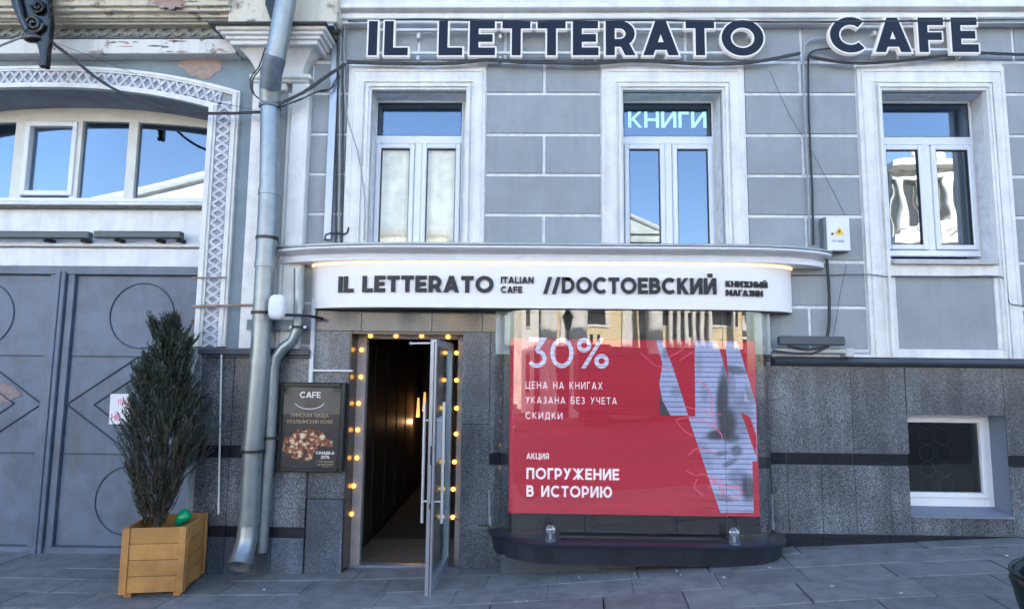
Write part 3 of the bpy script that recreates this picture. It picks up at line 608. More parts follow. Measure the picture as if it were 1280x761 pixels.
mb = MB(); mb.add([(wb[1] - .004, -.048, wb[2]), (wb[1] - .004, .3, wb[2]), (wb[1] - .004, .3, wb[3]), (wb[1] - .004, -.048, wb[3])], [(0, 1, 2, 3)]); mb.box(x1, wb[1] - .006, Yw + .03, .3, wb[2], wb[3]); mb.build('reveal', revp, bw)
mb = MB(); za, zb_ = wb[2], z0; mb.prism([(0, 0), (1, 0), (1, 1)], 0, 0) if False else None
mb.add([(wb[0] - .004, -.075, za - .012), (wb[1] + .004, -.075, za - .012), (wb[1] + .004, -.075, za + .002), (wb[0] - .004, -.075, za + .002), (wb[0] - .004, Yw + .01, zb_), (wb[1] + .0, Yw + .01, zb_), (wb[1], Yw + .01, za - .012), (wb[0] - .004, Yw + .01, za - .012)],
       [(0, 1, 2, 3), (3, 2, 5, 4), (0, 7, 6, 1), (1, 6, 5, 2), (0, 3, 4, 7)]); mb.build('sill', revp, bw)

# ------------------------------------------------------------------ gateway building on the left
YR = .47
xj = X(254, 300)                                   # inner edge of the arch frame's right leg
xc = X(62, 520, YR)                                # centre post of the gate
xjl = 2 * xc - xj
def arc_in(x):                                     # inner arch line through three read-off points
    return arch_z(x, Z(137, 263), Z(112, 20))
zi_s, zi_c = W(263, 137).z, W(40, 112).z; zo_s, zo_c = W(297, 116).z, W(40, 84.5).z
def arch_z(x, zs, zcn, half): t = min(1, abs(x - xc) / half); return zcn - (zcn - zs) * t ** 2.3
xo = X(291, 300); hin, hout = xj - xc, xo - xc
ZG = W(50, 697, YR).z
mb = MB()
# wall right of the arch, spandrel above, wall left of it
N_ = 40
def arch_pts(half, zs, zcn, x0_, x1_): return [(lerp(x0_, x1_, i / N_), arch_z(lerp(x0_, x1_, i / N_), zs, zcn, half)) for i in range(N_ + 1)]
pin = arch_pts(hin, zi_s, zi_c, xjl, xj)
for i in range(N_):
    (a, za), (b, zb_) = pin[i], pin[i + 1]; mb.add([(a, 0, za), (b, 0, zb_), (b, 0, ZTOP), (a, 0, ZTOP)], [(0, 1, 2, 3)])
mb.add([(xj, 0, -.5), (XSPLIT - .001, 0, -.5), (XSPLIT - .001, 0, ZTOP), (xj, 0, ZTOP)], [(0, 1, 2, 3)])
mb.add([(-13, 0, -.5), (xjl, 0, -.5), (xjl, 0, ZTOP), (-13, 0, ZTOP)], [(0, 1, 2, 3)])
mb.add([(xj, 0, -.5), (xj, 0, zi_s), (xj, YR + .3, zi_s), (xj, YR + .3, -.5)], [(0, 1, 2, 3)]); mb.add([(xjl, 0, -.5), (xjl, 0, zi_s), (xjl, YR + .3, zi_s), (xjl, YR + .3, -.5)], [(3, 2, 1, 0)])
mb.build('wall', M['plaster_l'], lb)
mb = MB()
for i in range(N_):
    (a, za), (b, zb_) = pin[i], pin[i + 1]; mb.add([(a, .0, za), (b, .0, zb_), (b, YR + .3, zb_), (a, YR + .3, za)], [(3, 2, 1, 0)])
mb.build('arch_soffit', mat('grey_soffit_paint', (0.24, 0.27, 0.33), 0.7, 0.25, 4, streak=0.1), lb, smooth=True)
mb = MB(); mb.box(-13, XSPLIT - .002, 8.8, 9, -.5, ZTOP); mb.box(-13, XSPLIT - .002, .001, 8.8, ZTOP - .3, ZTOP - .001); mb.build('roof', M['mould'], lb)
# arch frame mouldings and ornament band
def band(off0, off1, d, name, m, bev=0):
    "band between two offsets (0 = inner line, 1 = outer line), down both legs and over the arch"
    mb = MB(); zb_ = W(260, 433, 0).z
    def pt(t, x_):
        h_ = lerp(hin, hout, t); zs = lerp(zi_s, zo_s, t); zc_ = lerp(zi_c, zo_c, t); return arch_z(x_, zs, zc_, h_)
    xi0, xi1 = lerp(xj, xo, off0), lerp(xj, xo, off1)
    P0 = [(xi0, zb_)] + [(lerp(xi0, 2 * xc - xi0, i / N_), None) for i in range(N_ + 1)] + [(2 * xc - xi0, zb_)]
    P1 = [(xi1, zb_)] + [(lerp(xi1, 2 * xc - xi1, i / N_), None) for i in range(N_ + 1)] + [(2 * xc - xi1, zb_)]
    P0 = [(x_, z_ if z_ is not None else pt(off0, x_)) for x_, z_ in P0]; P1 = [(x_, z_ if z_ is not None else pt(off1, x_)) for x_, z_ in P1]
    n = len(P0)
    vs = [(p[0], -d, p[1]) for p in P0] + [(p[0], -d, p[1]) for p in P1] + [(p[0], .001, p[1]) for p in P0] + [(p[0], .001, p[1]) for p in P1]
    fs = []
    for i in range(n - 1): fs += [(i, i + 1, n + i + 1, n + i), (i, 2 * n + i, 2 * n + i + 1, i + 1), (n + i, n + i + 1, 3 * n + i + 1, 3 * n + i)]
    fs += [(0, n, 3 * n, 2 * n), (n - 1, 3 * n - 1, 4 * n - 1, 2 * n - 1)]
    mb.add(vs, fs); mb.build(name, m, lb); return [((a[0] + b[0]) / 2, (a[1] + b[1]) / 2) for a, b in zip(P0, P1)]
band(0, .16, .06, 'inner_moulding', M['trim']); band(.16, .24, .04, 'inner_fillet', M['trim'])
mid = band(.24, .76, .022, 'ornament_ground', M['orn_bg']); band(.76, .84, .045, 'outer_fillet', M['trim']); band(.84, .92, .055, 'outer_moulding', M['trim']); band(.92, 1.0, .035, 'outer_edge', M['trim'])
def weave(path, hw, per, mb, y=-.022, dep=.016):
    "woven lattice with a stud in each mesh, laid along a path in XZ"
    L_ = [0]
    for a, b in zip(path, path[1:]): L_.append(L_[-1] + math.hypot(b[0] - a[0], b[1] - a[1]))
    def at(s_, o):
        s_ = max(0, min(L_[-1] - 1e-6, s_)); i = max(k for k in range(len(L_)) if L_[k] <= s_); i = min(i, len(path) - 2)
        t = (s_ - L_[i]) / (L_[i + 1] - L_[i]); dx, dz = path[i + 1][0] - path[i][0], path[i + 1][1] - path[i][1]; l = math.hypot(dx, dz)
        return Vector((lerp(path[i][0], path[i + 1][0], t) - dz / l * o, y, lerp(path[i][1], path[i + 1][1], t) + dx / l * o))
    k = 0; s_ = per * .3
    while s_ < L_[-1] - per:
        c = at(s_, 0); q = per * .22
        for sg in (-1, 1):
            mb.obox(at(s_ - per * .48, -sg * hw * .9), at(s_ + per * .48, sg * hw * .9), 0, (0, -1, 0), per * .25, dep if sg > 0 else dep * .8)
        for o in (-hw * .55, hw * .55):                                   # studs at the mesh centres
            c = at(s_ + per * .5 if False else s_, o); e1 = at(s_ + q * 1.0, o) - c; e2 = at(s_, o + q * 1.0) - c
            n0 = len(mb.v); mb.add([c + e1, c + e2, c - e1, c - e2, c + Vector((0, -dep * 1.3, 0))], [(0, 1, 4), (1, 2, 4), (2, 3, 4), (3, 0, 4)])
        s_ += per
mb = MB(); weave(mid, (xo - xj) * .25, .098, mb); mb.build('woven_ornament', M['orn'], lb, stuff=True)
# cornice of the gateway building
zz = lambda y, d: W(150, y, -d).z
xe = X(292, 40, -.2)
def course(y0, y1, d, m, name, bev=.006, x0_=-12.9, x1_=None):
    return MB().box(x0_, x1_ or xe, -d, .005, zz(y1, d), zz(y0, d)).build(name, m, lb, bevel=bev)
course(49, 67, .14, M['peel'], 'lower_cornice'); course(30.5, 49, .06, M['orn_grey'], 'frieze'); course(24, 30.5, .16, M['cream'], 'cornice_course'); course(15, 22, .24, M['cream'], 'cornice_course'); course(19, 26, .20, M['cream'], 'cornice_course')
course(6, 14, .30, M['cream'], 'cornice_course'); course(-8, 7, .34, M['cream'], 'cornice_course'); course(-30, -8, .42, M['cream'], 'cornice_course')
mb = MB(); zf_ = (zz(30.5, .06) + zz(49, .06)) / 2; weave([(xe, zf_), (-8, zf_)], .055, .135, mb, -.06, .016); mb.build('frieze_ornament', M['orn_grey2'], lb, stuff=True)
# exposed render patch with ragged edge
def blob(cx, cy, rx, ry, n, seed, Y, j=.18):
    r_ = random.Random(seed); pts = []
    for k in range(n):
        a = 2 * math.pi * k / n; q = 1 + r_.uniform(-j, j); p = W(cx + rx * q * math.cos(a), cy + ry * q * math.sin(a), Y); pts.append((p.x, p.z))
    return pts
MB().prism(blob(253, 83, 27, 14.5, 30, 4, -.004), -.006, .003).build('exposed_render_patch', M['bare'], lb)
MB().prism(blob(212, 4, 20, 7, 24, 9, -.345, .3), -.345, -.33).build('exposed_render_patch', M['bare'], lb)
# small places where the paint has come off
rf = random.Random(31); mb = MB(); mc = MB()
def flake(q, px, py, rx, ry, d, sd):
    P = [(W(px + rx * (1 + rfs.uniform(-.55, .45)) * math.cos(t), py + ry * (1 + rfs.uniform(-.35, .35)) * math.sin(t), -d).x, W(px, py + ry * (1 + rfs.uniform(-.2, .2)) * math.sin(t), -d).z) for t in [6.283 * k / 11 for k in range(11)]]
    q.prism(P, -d - .0015, -d + .002)
for i in range(34):
    rfs = random.Random(100 + i); px = 70 + 215 * rf.random() ** .7; row = rf.choice(((64, .14), (53, .14), (58, .14), (11, .30), (2, .34), (19, .24)))
    flake(mb if i % 3 else mc, px, row[0] + rf.uniform(-1.5, 1.5), rf.uniform(2, 10), rf.uniform(.5, 1.6), row[1], i)
for i in range(14):
    rfs = random.Random(300 + i); flake(mc, 60 + 225 * rf.random(), rf.choice((33, 46, 40)), rf.uniform(1.5, 5), rf.uniform(.7, 1.8), .076, i)
mb.build('paint_loss', M['bare'], lb, stuff=True); mc.build('paint_loss', M['orn_grey'], lb, stuff=True)
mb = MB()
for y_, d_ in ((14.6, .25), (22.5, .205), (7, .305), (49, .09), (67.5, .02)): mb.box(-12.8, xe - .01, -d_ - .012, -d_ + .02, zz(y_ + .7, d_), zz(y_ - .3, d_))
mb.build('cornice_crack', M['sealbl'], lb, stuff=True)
# pilaster with flared capital
px_ = thing('x', 'x', 'x'); bpy.data.objects.remove(px_)
def P_(a, b, y0, y1, d, m=M['trim'], name='pilaster_shaft', bev=.008, par=None):
    ym = (y0 + y1) / 2; return MB().box(X(a, ym, -d), X(b, ym, -d), -d, .004, W(340, y1, -d).z, W(340, y0, -d).z).build(name, m, par or lb, bevel=bev)
d = .10; ya, yb = 104, 436
pil = P_(308, 379, ya, yb, .055, M['plaster'])
for a, b in ((307, 328), (357, 379)):
    P_(a, b, ya, yb, .115, M['trim'], 'pilaster_strip', par=None)
P_(328, 332, ya + 12, yb, .085, M['trim'], 'pilaster_fillet'); P_(352, 357, ya + 12, yb, .085, M['trim'], 'pilaster_fillet')
P_(327.5, 357.5, ya, ya + 9, .113, M['trim'], 'pilaster_head'); P_(328, 357, 125, 131, .09, M['trim'], 'pilaster_head_fillet')
P_(311, 388, 92, 98, .16, M['trim'], 'capital_necking', .012); P_(314, 385, 98, 103, .135, M['trim'], 'capital_necking', .012)
mb = MB(); n = 12; ps = []                          # cove: concave flare sideways and forwards
xl_, xr_ = X(320, 90, -.12), X(378, 90, -.12); ztp, zbt = W(345, 55, -.2).z, W(345, 92, -.14).z
for k in range(n + 1):
    t = k / n; q = 1 - math.cos(t * math.pi / 2); z_ = lerp(zbt, ztp, t); e = q * .20; f = .11 + q * .17
    ps.append([(xl_ - e, .004, z_), (xl_ - e, -f, z_), (xr_ + e, -f, z_), (xr_ + e, .004, z_)])
for k in range(n):
    a, b = ps[k], ps[k + 1]; mb.add(a + b, [(0, 4, 5, 1), (1, 5, 6, 2), (2, 6, 7, 3)])
mb.add(ps[0], [(0, 1, 2, 3)]); mb.build('capital_cove', M['trim'], lb, smooth=True)
ysteps = [56, 49, 43, 37, 31]; 
for k in range(4):
    e = .205 + .035 * k; f = .29 + .03 * k
    MB().box(xl_ - e, xr_ + e, -f, .004, W(345, ysteps[k], -f).z + .002, W(345, ysteps[k + 1], -f).z).build('capital_course', M['trim'], lb, bevel=.008)
MB().box(xl_ - .36, xr_ + .33, -.43, .004, W(345, 31, -.41).z + .003, W(345, 28.5, -.41).z).build('capital_flashing', M['blk'], lb)
MB().box(X(283, 20, -.3), X(420, 20, -.3), -.27, .004, W(345, 27, -.3).z + .01, W(345, -40, -.3).z).build('cornice_block', M['cream'], lb, bevel=.01)
# arched window: white bars, panes
zw0 = W(130, 248, YR).z
def arcw(x_): return arch_z(x_, zi_s, zi_c, hin) - .005
mb = MB(); n = 24
for i in range(n):
    a, b = lerp(xjl, xj, i / n), lerp(xjl, xj, (i + 1) / n); tz = W(100, 150, YR).z - (zi_c) ; za, zb_ = arcw(a) , arcw(b)
    lo = lambda x_: arch_z(x_, W(240, 162, YR).z, W(40, 150, YR).z, hin) - .02
    mb.add([(a, YR - .01, lo(a)), (b, YR - .01, lo(b)), (b, YR - .01, zb_ + .02), (a, YR - .01, za + .02), (a, YR + .06, lo(a)), (b, YR + .06, lo(b)), (b, YR + .06, zb_), (a, YR + .06, za)], [(0, 1, 2, 3), (0, 4, 5, 1)])
aw = mb.build('arched_window', M['cream_frame'], lb)
def vbar(a, b, y0=148, y1=250, Y=YR - .01, dep=.07, m='cream_frame', nm='mullion', par=None):
    ym = 200; return MB().box(X(a, ym, Y), X(b, ym, Y), Y - .004, Y + dep, W((a + b) / 2, y1, Y).z, W((a + b) / 2, y0, Y).z).build(nm, M[m], par or aw, bevel=.004)
for a, b in ((-85, -77), (-45, -33), (16, 30), (90, 100), (158, 170)): vbar(a, b)
mb = MB(); za, zb_ = W(60, 244, YR - .03).z, W(60, 152, YR - .03).z; frame_rect(mb, X(28, 200, YR - .03), X(93, 200, YR - .03), za, zb_, .055, YR - .035, YR + .04); mb.build('casement', M['pvc'], aw, bevel=.006)
MB().box(xjl, xj, YR - .02, YR + .07, W(130, 252, YR - .02).z, zw0).build('bottom_rail', M['pvc'], aw, bevel=.005)
MB().box(xjl, xj, YR + .025, YR + .031, zw0 - .01, zi_c - .02).build('pane', M['pane'], aw)
mb = MB(); a, b, c, d_, e, f = xjl, xj, YR + .29, 3.2, zw0 - .3, zi_c; mb.add([(a, c, e), (b, c, e), (b, d_, e), (a, d_, e), (a, c, f), (b, c, f), (b, d_, f), (a, d_, f)], [(0, 1, 2, 3), (7, 6, 5, 4), (1, 5, 6, 2), (2, 6, 7, 3), (3, 7, 4, 0)]); mb.build('room', M['dark'], aw)
# spandrel panels between window and gate
def hb(y0, y1, Y, m, nm, bev=.006, par=None): return MB().box(xjl + .001, xj - .001, Y, YR + .25, W(130, y1, Y).z, W(130, y0, Y).z - .001).build(nm, M[m], par or lb, bevel=bev)
hb(252, 256, YR - .10, 'trim2', 'window_ledge'); hb(256, 260, YR - .05, 'orn_grey', 'ledge_grey_joint'); hb(260, 305, YR + .02, 'trim2', 'spandrel_panel'); hb(304, 308, YR - .03, 'trim2', 'panel_ledge'); hb(308, 310.5, YR + .03, 'bracket', 'joint'); hb(310.5, 333, YR, 'trim2', 'lintel_panel')  # window ledge, grey joint strip below it, then the white panels
# gate
gt = MB(); zgt, zgb = W(130, 333, YR).z, ZG - .03
gt.box(xjl, xj, YR + .05, YR + .09, zgb, zgt); gate = gt.build('gate', M['gate'], lb)
zr0, zr1, zr2, zr3 = W(130, 343, YR).z, W(130, 445, YR).z, W(130, 568, YR).z, W(130, 685, YR).z
lw_ = [(xc + .075, xj - .0), (xjl, xc - .075)]
mb = MB(); mb.box(xjl, xj, YR - .0, YR + .06, zr0 + .0, zgt - .001); mb.box(xjl, xj, YR + .01, YR + .06, ZG - .02, zr3); mb.build('gate_rail', M['gate'], gate, bevel=.004, stuff=True)
mb = MB(); mb.box(xc - .055, xc + .0, YR - .03, YR + .06, ZG, zr0 + .03); mb.box(xc + .003, xc + .05, YR - .02, YR + .06, ZG, zr0 + .03); mb.build('meeting_post', M['gate'], gate, bevel=.006)
for (a, b) in lw_:
    leafw = b - a; cx = (a + b) / 2
    for st_ in (a - .0, b - .065):
        pass
    sx_ = a if a > xc else b
    st = MB(); e0, e1 = (a - .015, a + .06) if a > xc else (b - .06, b + .015); st.box(e0, e1, YR + .012, YR + .06, zr3, zr0); o = st.build('gate_stile', M['gate'], gate, bevel=.004)
    gx = e1 + .004 if a > xc else e0 - .004
    rod = MB()                                       # welded rods: outline, circles, rhombi
    yy = YR + .044; rr = .008
    def ln(p, q): rod.obox((p[0], yy + .006, p[1]), (q[0], yy + .006, q[1]), 0, (0, -1, 0), .010, .016)
    u0, u1 = (gx, 2 * X(174, 395, YR) - gx) if a > xc else (gx - 2 * (X(174, 395, YR) - 2 * xc + gx), gx)
    for zz_ in (zr1, zr2): ln((u0, zz_), (u1, zz_))
    ln((gx, zr3), (gx, zr0)); ln((u0, zr0 - .008), (u1, zr0 - .008)); ln((u0, zr3 + .008), (u1, zr3 + .008))
    cm = (u0 + u1) / 2; zm = (zr1 + zr2) / 2
    for s_ in (1.0, .60):
        hw, hh = (u1 - u0) / 2 * s_, (zr1 - zr2) / 2 * s_
        q = [(cm - hw, zm), (cm, zm + hh), (cm + hw, zm), (cm, zm - hh)]
        for i in range(4): ln(q[i], q[(i + 1) % 4])
    for zc_ in ((zr0 + zr1) / 2, (zr2 + zr3) / 2): rod.tube([(cm + .355 * math.cos(t), yy, zc_ + .355 * math.sin(t)) for t in [2 * math.pi * k / 48 for k in range(48)]], .0065, 6, closed=True)
    rod.build('gate_ornament_rods', M['gate_dk'], gate)
MB().prism(blob(4, 491, 20, 11, 20, 2, YR + .04, .1), YR + .040, YR + .049).build('gate_patch', M['patch'], gate)  # flat brown-pink patch on the left gate leaf
MB().box(X(241, 402, YR), X(249, 402, YR), YR - .03, YR + .05, W(245, 404, YR).z, W(245, 400, YR).z).build('latch', M['blk'], gate)
mb = MB(); mb.tube([(X(283, 347, -.10), -.10, W(283, 347, -.1).z), (X(240, 347, -.08), -.08, W(240, 347, -.08).z)], .008, 6); mb.tube([W(240, 383, -.10), W(328, 381, -.13)], .013, 6); mb.build('tie_rod', mat('rusty_rod', (0.30, 0.24, 0.20), 0.8, 0.3, 12, col2=(0.28, 0.10, 0.04)), lb)
# paper notice on the gate
nt_ = thing('paper_notice', 'white paper notice with pink letters taped to the gate behind the shrub', 'notice', W(150, 530, YR + .03))
yn = YR + .030
mb = MB(); q = [W(138, 492, yn), W(165, 492, yn), W(163, 530, yn), W(136, 530, yn)]; mb.prism([(p.x, p.z) for p in q], yn, yn + .004); mb.build('sheet', M['paper'], nt_)
text_on(nt_, 'lettering', 'НЕ', .16, 139, 150, 517, 525, yn - .001, M['pinkink'])
text_on(nt_, 'lettering', 'ПАРК', .16, 148, 164, 499, 506, yn - .001, M['pinkink'])

# ------------------------------------------------------------------ canopy over door and shop window
def plan(x0, x1, d, al, ar, n=20):
    p = [(x0, 0.0)]
    for k in range(1, n + 1): t = k / n * math.pi / 2; p.append((x0 + al * (1 - math.cos(t)), -d * math.sin(t)))
    for k in range(n, 0, -1): t = k / n * math.pi / 2; p.append((x1 - ar * (1 - math.cos(t)), -d * math.sin(t)))
    p.append((x1, 0.0)); return p
def loft(mb, prof, x0, x1, d, al, ar, n=20, cap0=True, cap1=True, yb=0.0):
    "prof = list of (inward offset, z)"
    rings = []
    for o, z in prof: rings.append([(x, y if y < -1e-6 else yb, z) for x, y in plan(x0 + o, x1 - o, d - o, max(.05, al - o), max(.05, ar - o), n)])
    m_ = len(rings[0]); base = []
    vs = [p for r_ in rings for p in r_]; fs = []
    for i in range(len(rings) - 1):
        for k in range(m_ - 1): fs.append((i * m_ + k, (i + 1) * m_ + k, (i + 1) * m_ + k + 1, i * m_ + k + 1))
    if cap0: fs.append(tuple(range(m_)))
    if cap1: fs.append(tuple((len(rings) - 1) * m_ + k for k in range(m_ - 1, -1, -1)))
    mb.add(vs, fs)
CD = .44; cx0, cx1 = X(341, 320), X(1037, 325)
zy = lambda y, d: W(656, y, -d).z
ct = thing('entrance_canopy', 'long pale grey moulded canopy with rounded ends over the door and shop window', 'canopy', ((cx0 + cx1) / 2, 0, zy(331, CD)))
mb = MB(); loft(mb, [(.0, zy(307, CD)), (-.012, zy(306, CD)), (-.012, zy(304, CD)), (.01, zy(303, CD))], cx0, cx1, CD, 1.5, 1.15, cap0=True); mb.build('metal_flashing', M['zinc'], ct, smooth=True)
zyl = lambda y: zy(y, CD - .075); zcb = zyl(326)
pf = [(.20, zcb), (.078, zcb), (.074, zcb + .004), (.074, zyl(320.0)), (.070, zyl(319.2)), (.115, zyl(318.2)), (.115, zyl(317.4)), (.095, zyl(316.6)), (.062, zyl(314.6)), (.034, zy(312.2, CD)), (.014, zy(310.4, CD)), (.0, zy(309.6, CD)), (.0, zy(307.2, CD))]
mb = MB(); loft(mb, pf, cx0, cx1, CD, 1.5, 1.15); mb.build('moulding', M['canopy'], ct, smooth=True)
# fascia drum sign
FD = .33; fx0, fx1 = X(391, 360), X(988, 365); fz1, fz0 = zcb - .022, zy(385, FD)
fs_ = thing('fascia_sign', 'white curved fascia sign reading IL LETTERATO over the entrance', 'sign', ((fx0 + fx1) / 2, 0, fz0))
mb = MB(); loft(mb, [(0, fz0), (0, fz1)], fx0, fx1, FD, 1.15, .9, n=28); mb.build('fascia_band', M['fascia'], fs_, smooth=True)
mb = MB(); loft(mb, [(.03, fz0 - .012), (.03, fz0 - .001)], fx0, fx1, FD, 1.15, .9, n=28); mb.build('lower_edge', M['blk'], fs_, smooth=True)
mb = MB(); loft(mb, [(-.014, fz1 + .009), (-.014, fz1 + .0135)], fx0, fx1, FD, 1.15, .9, n=28); mb.build('light_strip', M['warm'], fs_, smooth=True)
# arc-length mapping along the drum
pl = plan(fx0, fx1, FD, 1.15, .9, 60); Ls = [0]
for a, b in zip(pl, pl[1:]): Ls.append(Ls[-1] + math.hypot(b[0] - a[0], b[1] - a[1]))
def on_drum(s_, z, d):
    s_ = max(0, min(Ls[-1] - 1e-5, s_)); lo_, hi_ = 0, len(Ls) - 1
    while hi_ - lo_ > 1:
        m_ = (lo_ + hi_) // 2
        if Ls[m_] <= s_: lo_ = m_
        else: hi_ = m_
    t = (s_ - Ls[lo_]) / (Ls[lo_ + 1] - Ls[lo_]); a, b = pl[lo_], pl[lo_ + 1]; dx, dy = b[0] - a[0], b[1] - a[1]; l = math.hypot(dx, dy)
    return (lerp(a[0], b[0], t) + dy / l * d, lerp(a[1], b[1], t) - dx / l * d, z)
RI = ROT.transposed()
def proj(p): q = RI @ (Vector(p) - CAMP); return 640 + FPX * q.x / -q.z, 380.5 - FPX * q.y / -q.z
def s_of(px): return min((abs(proj((p[0], p[1], (fz0 + fz1) / 2))[0] - px), s_) for s_ in [Ls[-1] * k / 1500 for k in range(40, 1460)] for p in [on_drum(s_, 0, 0)])[1]
def drum_text(txt, w, px0, px1, py0, py1, m, tr=.1, th=.02, sep=True, sp=.38, nm='letter'):
    z1_, z0_ = zy((py0), FD + .01), zy((py1), FD + .01); ls = letters(txt, w, s_of(px0), s_of(px1), z0_, z1_, lambda x, z, d: on_drum(x, z, d), th, .001, tr, sp)
    if sep:
        for c, b in ls: b.build(nm, m, fs_)
    else:
        q = MB(); [q.add(b.v, b.f) for c, b in ls]; q.build('lettering', m, fs_)
drum_text('IL LETTERATO', .23, 424, 617, 345.5, 366, M['ltr'], tr=.11, sp=.34)
drum_text('ITALIAN', .2, 626, 667, 346, 354, M['ltr'], sep=False); drum_text('CAFE', .2, 626, 653, 358, 366, M['ltr'], sep=False)
drum_text('//', .2, 679, 701, 346, 367, M['ltr'], tr=-.02, nm='slash'); drum_text('DОСТОЕВСКИЙ', .22, 702, 895, 346, 366, M['ltr'], tr=.10)
drum_text('КНИЖНЫЙ', .22, 907, 958, 349, 356.5, M['ltr'], sep=False); drum_text('МАГАЗИН', .22, 907, 952, 360, 367.5, M['ltr'], sep=False)

# ------------------------------------------------------------------ bow shop window on its ledge
LD = .52; lx0, lx1 = X(611, 665, -.1), X(980, 670, -.1)
zL = lambda y: W(790, y, -LD).z
zlt = zL(681); lg = thing('window_ledge', 'black curved stone clad ledge under the shop window', 'ledge', ((lx0 + lx1) / 2, 0, zL(709)))
mb = MB(); loft(mb, [(.012, zlt - .035), (-.01, zlt - .03), (-.012, zlt - .006), (.0, zlt), (.06, zlt + .012), (.30, zlt + .02)], lx0, lx1, LD, .62, .42, n=22, yb=-.052); mb.build('top_plate', mat('dark_blue_metal', (0.012, 0.016, 0.028), 0.3, 0.2), lg, smooth=True)
# tiles of the skirt, one object each
skm = mat('black_skirt_tile', (0.020, 0.023, 0.033), 0.4, 0.25, 10, rnd=.15); skb = MB(); loft(skb, [(.06, zL(708)), (.03, zlt - .036)], lx0, lx1, LD - .02, .60, .42, n=22, yb=-.052); skb.build('skirt_core', M['blk'], lg)
pa, pb = plan(lx0 + .015, lx1 - .015, LD - .015, .60, .40, 40), plan(lx0 + .04, lx1 - .04, LD - .04, .57, .38, 40)
def resample(p, n):
    L2 = [0]
    for a, b in zip(p, p[1:]): L2.append(L2[-1] + math.hypot(b[0] - a[0], b[1] - a[1]))
    out = []
    for k in range(n + 1):
        s_ = min(L2[-1] - 1e-6, L2[-1] * k / n); i = max(j for j in range(len(L2)) if L2[j] <= s_); t = (s_ - L2[i]) / (L2[i + 1] - L2[i]); out.append((lerp(p[i][0], p[i + 1][0], t), lerp(p[i][1], p[i + 1][1], t)))
    return out
nt2 = 20; qa, qb = resample(pa, nt2 * 3), resample(pb, nt2 * 3); za, zb_ = zlt - .036, zL(708)
for k in range(nt2):
    mb = MB()
    for j in range(3):
        i = k * 3 + j; e0 = .03 if j == 0 else 0; e1 = .03 if j == 2 else 0
        A, B = [lerp(qa[i][0], qa[i + 1][0], e0), lerp(qa[i][1], qa[i + 1][1], e0)], [lerp(qa[i + 1][0], qa[i][0], e1), lerp(qa[i + 1][1], qa[i][1], e1)]
        D_, C_ = [lerp(qb[i][0], qb[i + 1][0], e0), lerp(qb[i][1], qb[i + 1][1], e0)], [lerp(qb[i + 1][0], qb[i][0], e1), lerp(qb[i + 1][1], qb[i][1], e1)]
        mb.add([(A[0], A[1], za), (B[0], B[1], za), (C_[0], C_[1], zb_), (D_[0], D_[1], zb_)], [(0, 3, 2, 1)])
    if min(v[1] for v in mb.v) < -.06: mb.build('skirt_tile', skm, lg)
MB().box(X(700, 672, -.40), X(908, 672, -.40), -.43, -.36, zlt + .0, zlt + .03).build('vent_slot', M['blk'], lg)
MB().box(lx0 + .12, lx1 - .12, -.30, -.052, g(.4) - .15, zL(708) + .02).build('base', M['mould'], lg)
# glass bow
gz0, gz1 = zlt + .02, fz0 - .013
sw = thing('shop_window_glass', 'clear bow glazing of the shop window between fascia and ledge', 'glazing', ((lx0 + lx1) / 2, 0, gz0))
def bow(mb, x0, x1, d, a, z0_, z1_, th=.008):
    p0 = [(x, min(y, -.052)) for x, y in plan(x0, x1, d, a, a, 16)]
    for (p, q) in zip(p0, p0[1:]):
        mb.add([(p[0], p[1], z0_), (q[0], q[1], z0_), (q[0], q[1], z1_), (p[0], p[1], z1_)], [(0, 1, 2, 3)])
gx0_, gx1_ = X(618, 500, -.1), X(966, 500, -.1)
mb = MB(); bow(mb, gx0_, gx1_, .30, .42, gz0, gz1); mb.build('pane', M['shop'], sw, smooth=True)
mb = MB()
for px in (905,): mb.box(X(px, 500, -.3), X(px, 500, -.3) + .0025, -.303, -.297, gz0, gz1)
mb.build('glass_joint', mat('pale_silicone_joint', (0.10, 0.11, 0.14), 0.4), sw)
for a, b, nm in ((620, 638, 'post'), (942, 962, 'post')):
    MB().box(X(a, 415, -.1), X(b, 415, -.1), -.12, -.051, W((a + b) / 2, 443, -.12).z, gz1).build('side_box', mat('pale_green_grey_metal', (0.40, 0.45, 0.45), 0.4), sw, bevel=.004)
    MB().box(X(a + 9, 450, -.1), X(b, 450, -.1), -.10, -.051, W((a + b) / 2, 452, -.1).z, W((a + b) / 2, 444, -.12).z).build('side_foot', M['blk'], sw)
MB().box(X(640, 405, -.06), X(941, 405, -.06), -.075, -.0515, W(790, 425, -.07).z, gz1 - .002).build('dark_backboard', M['blk'], sw)
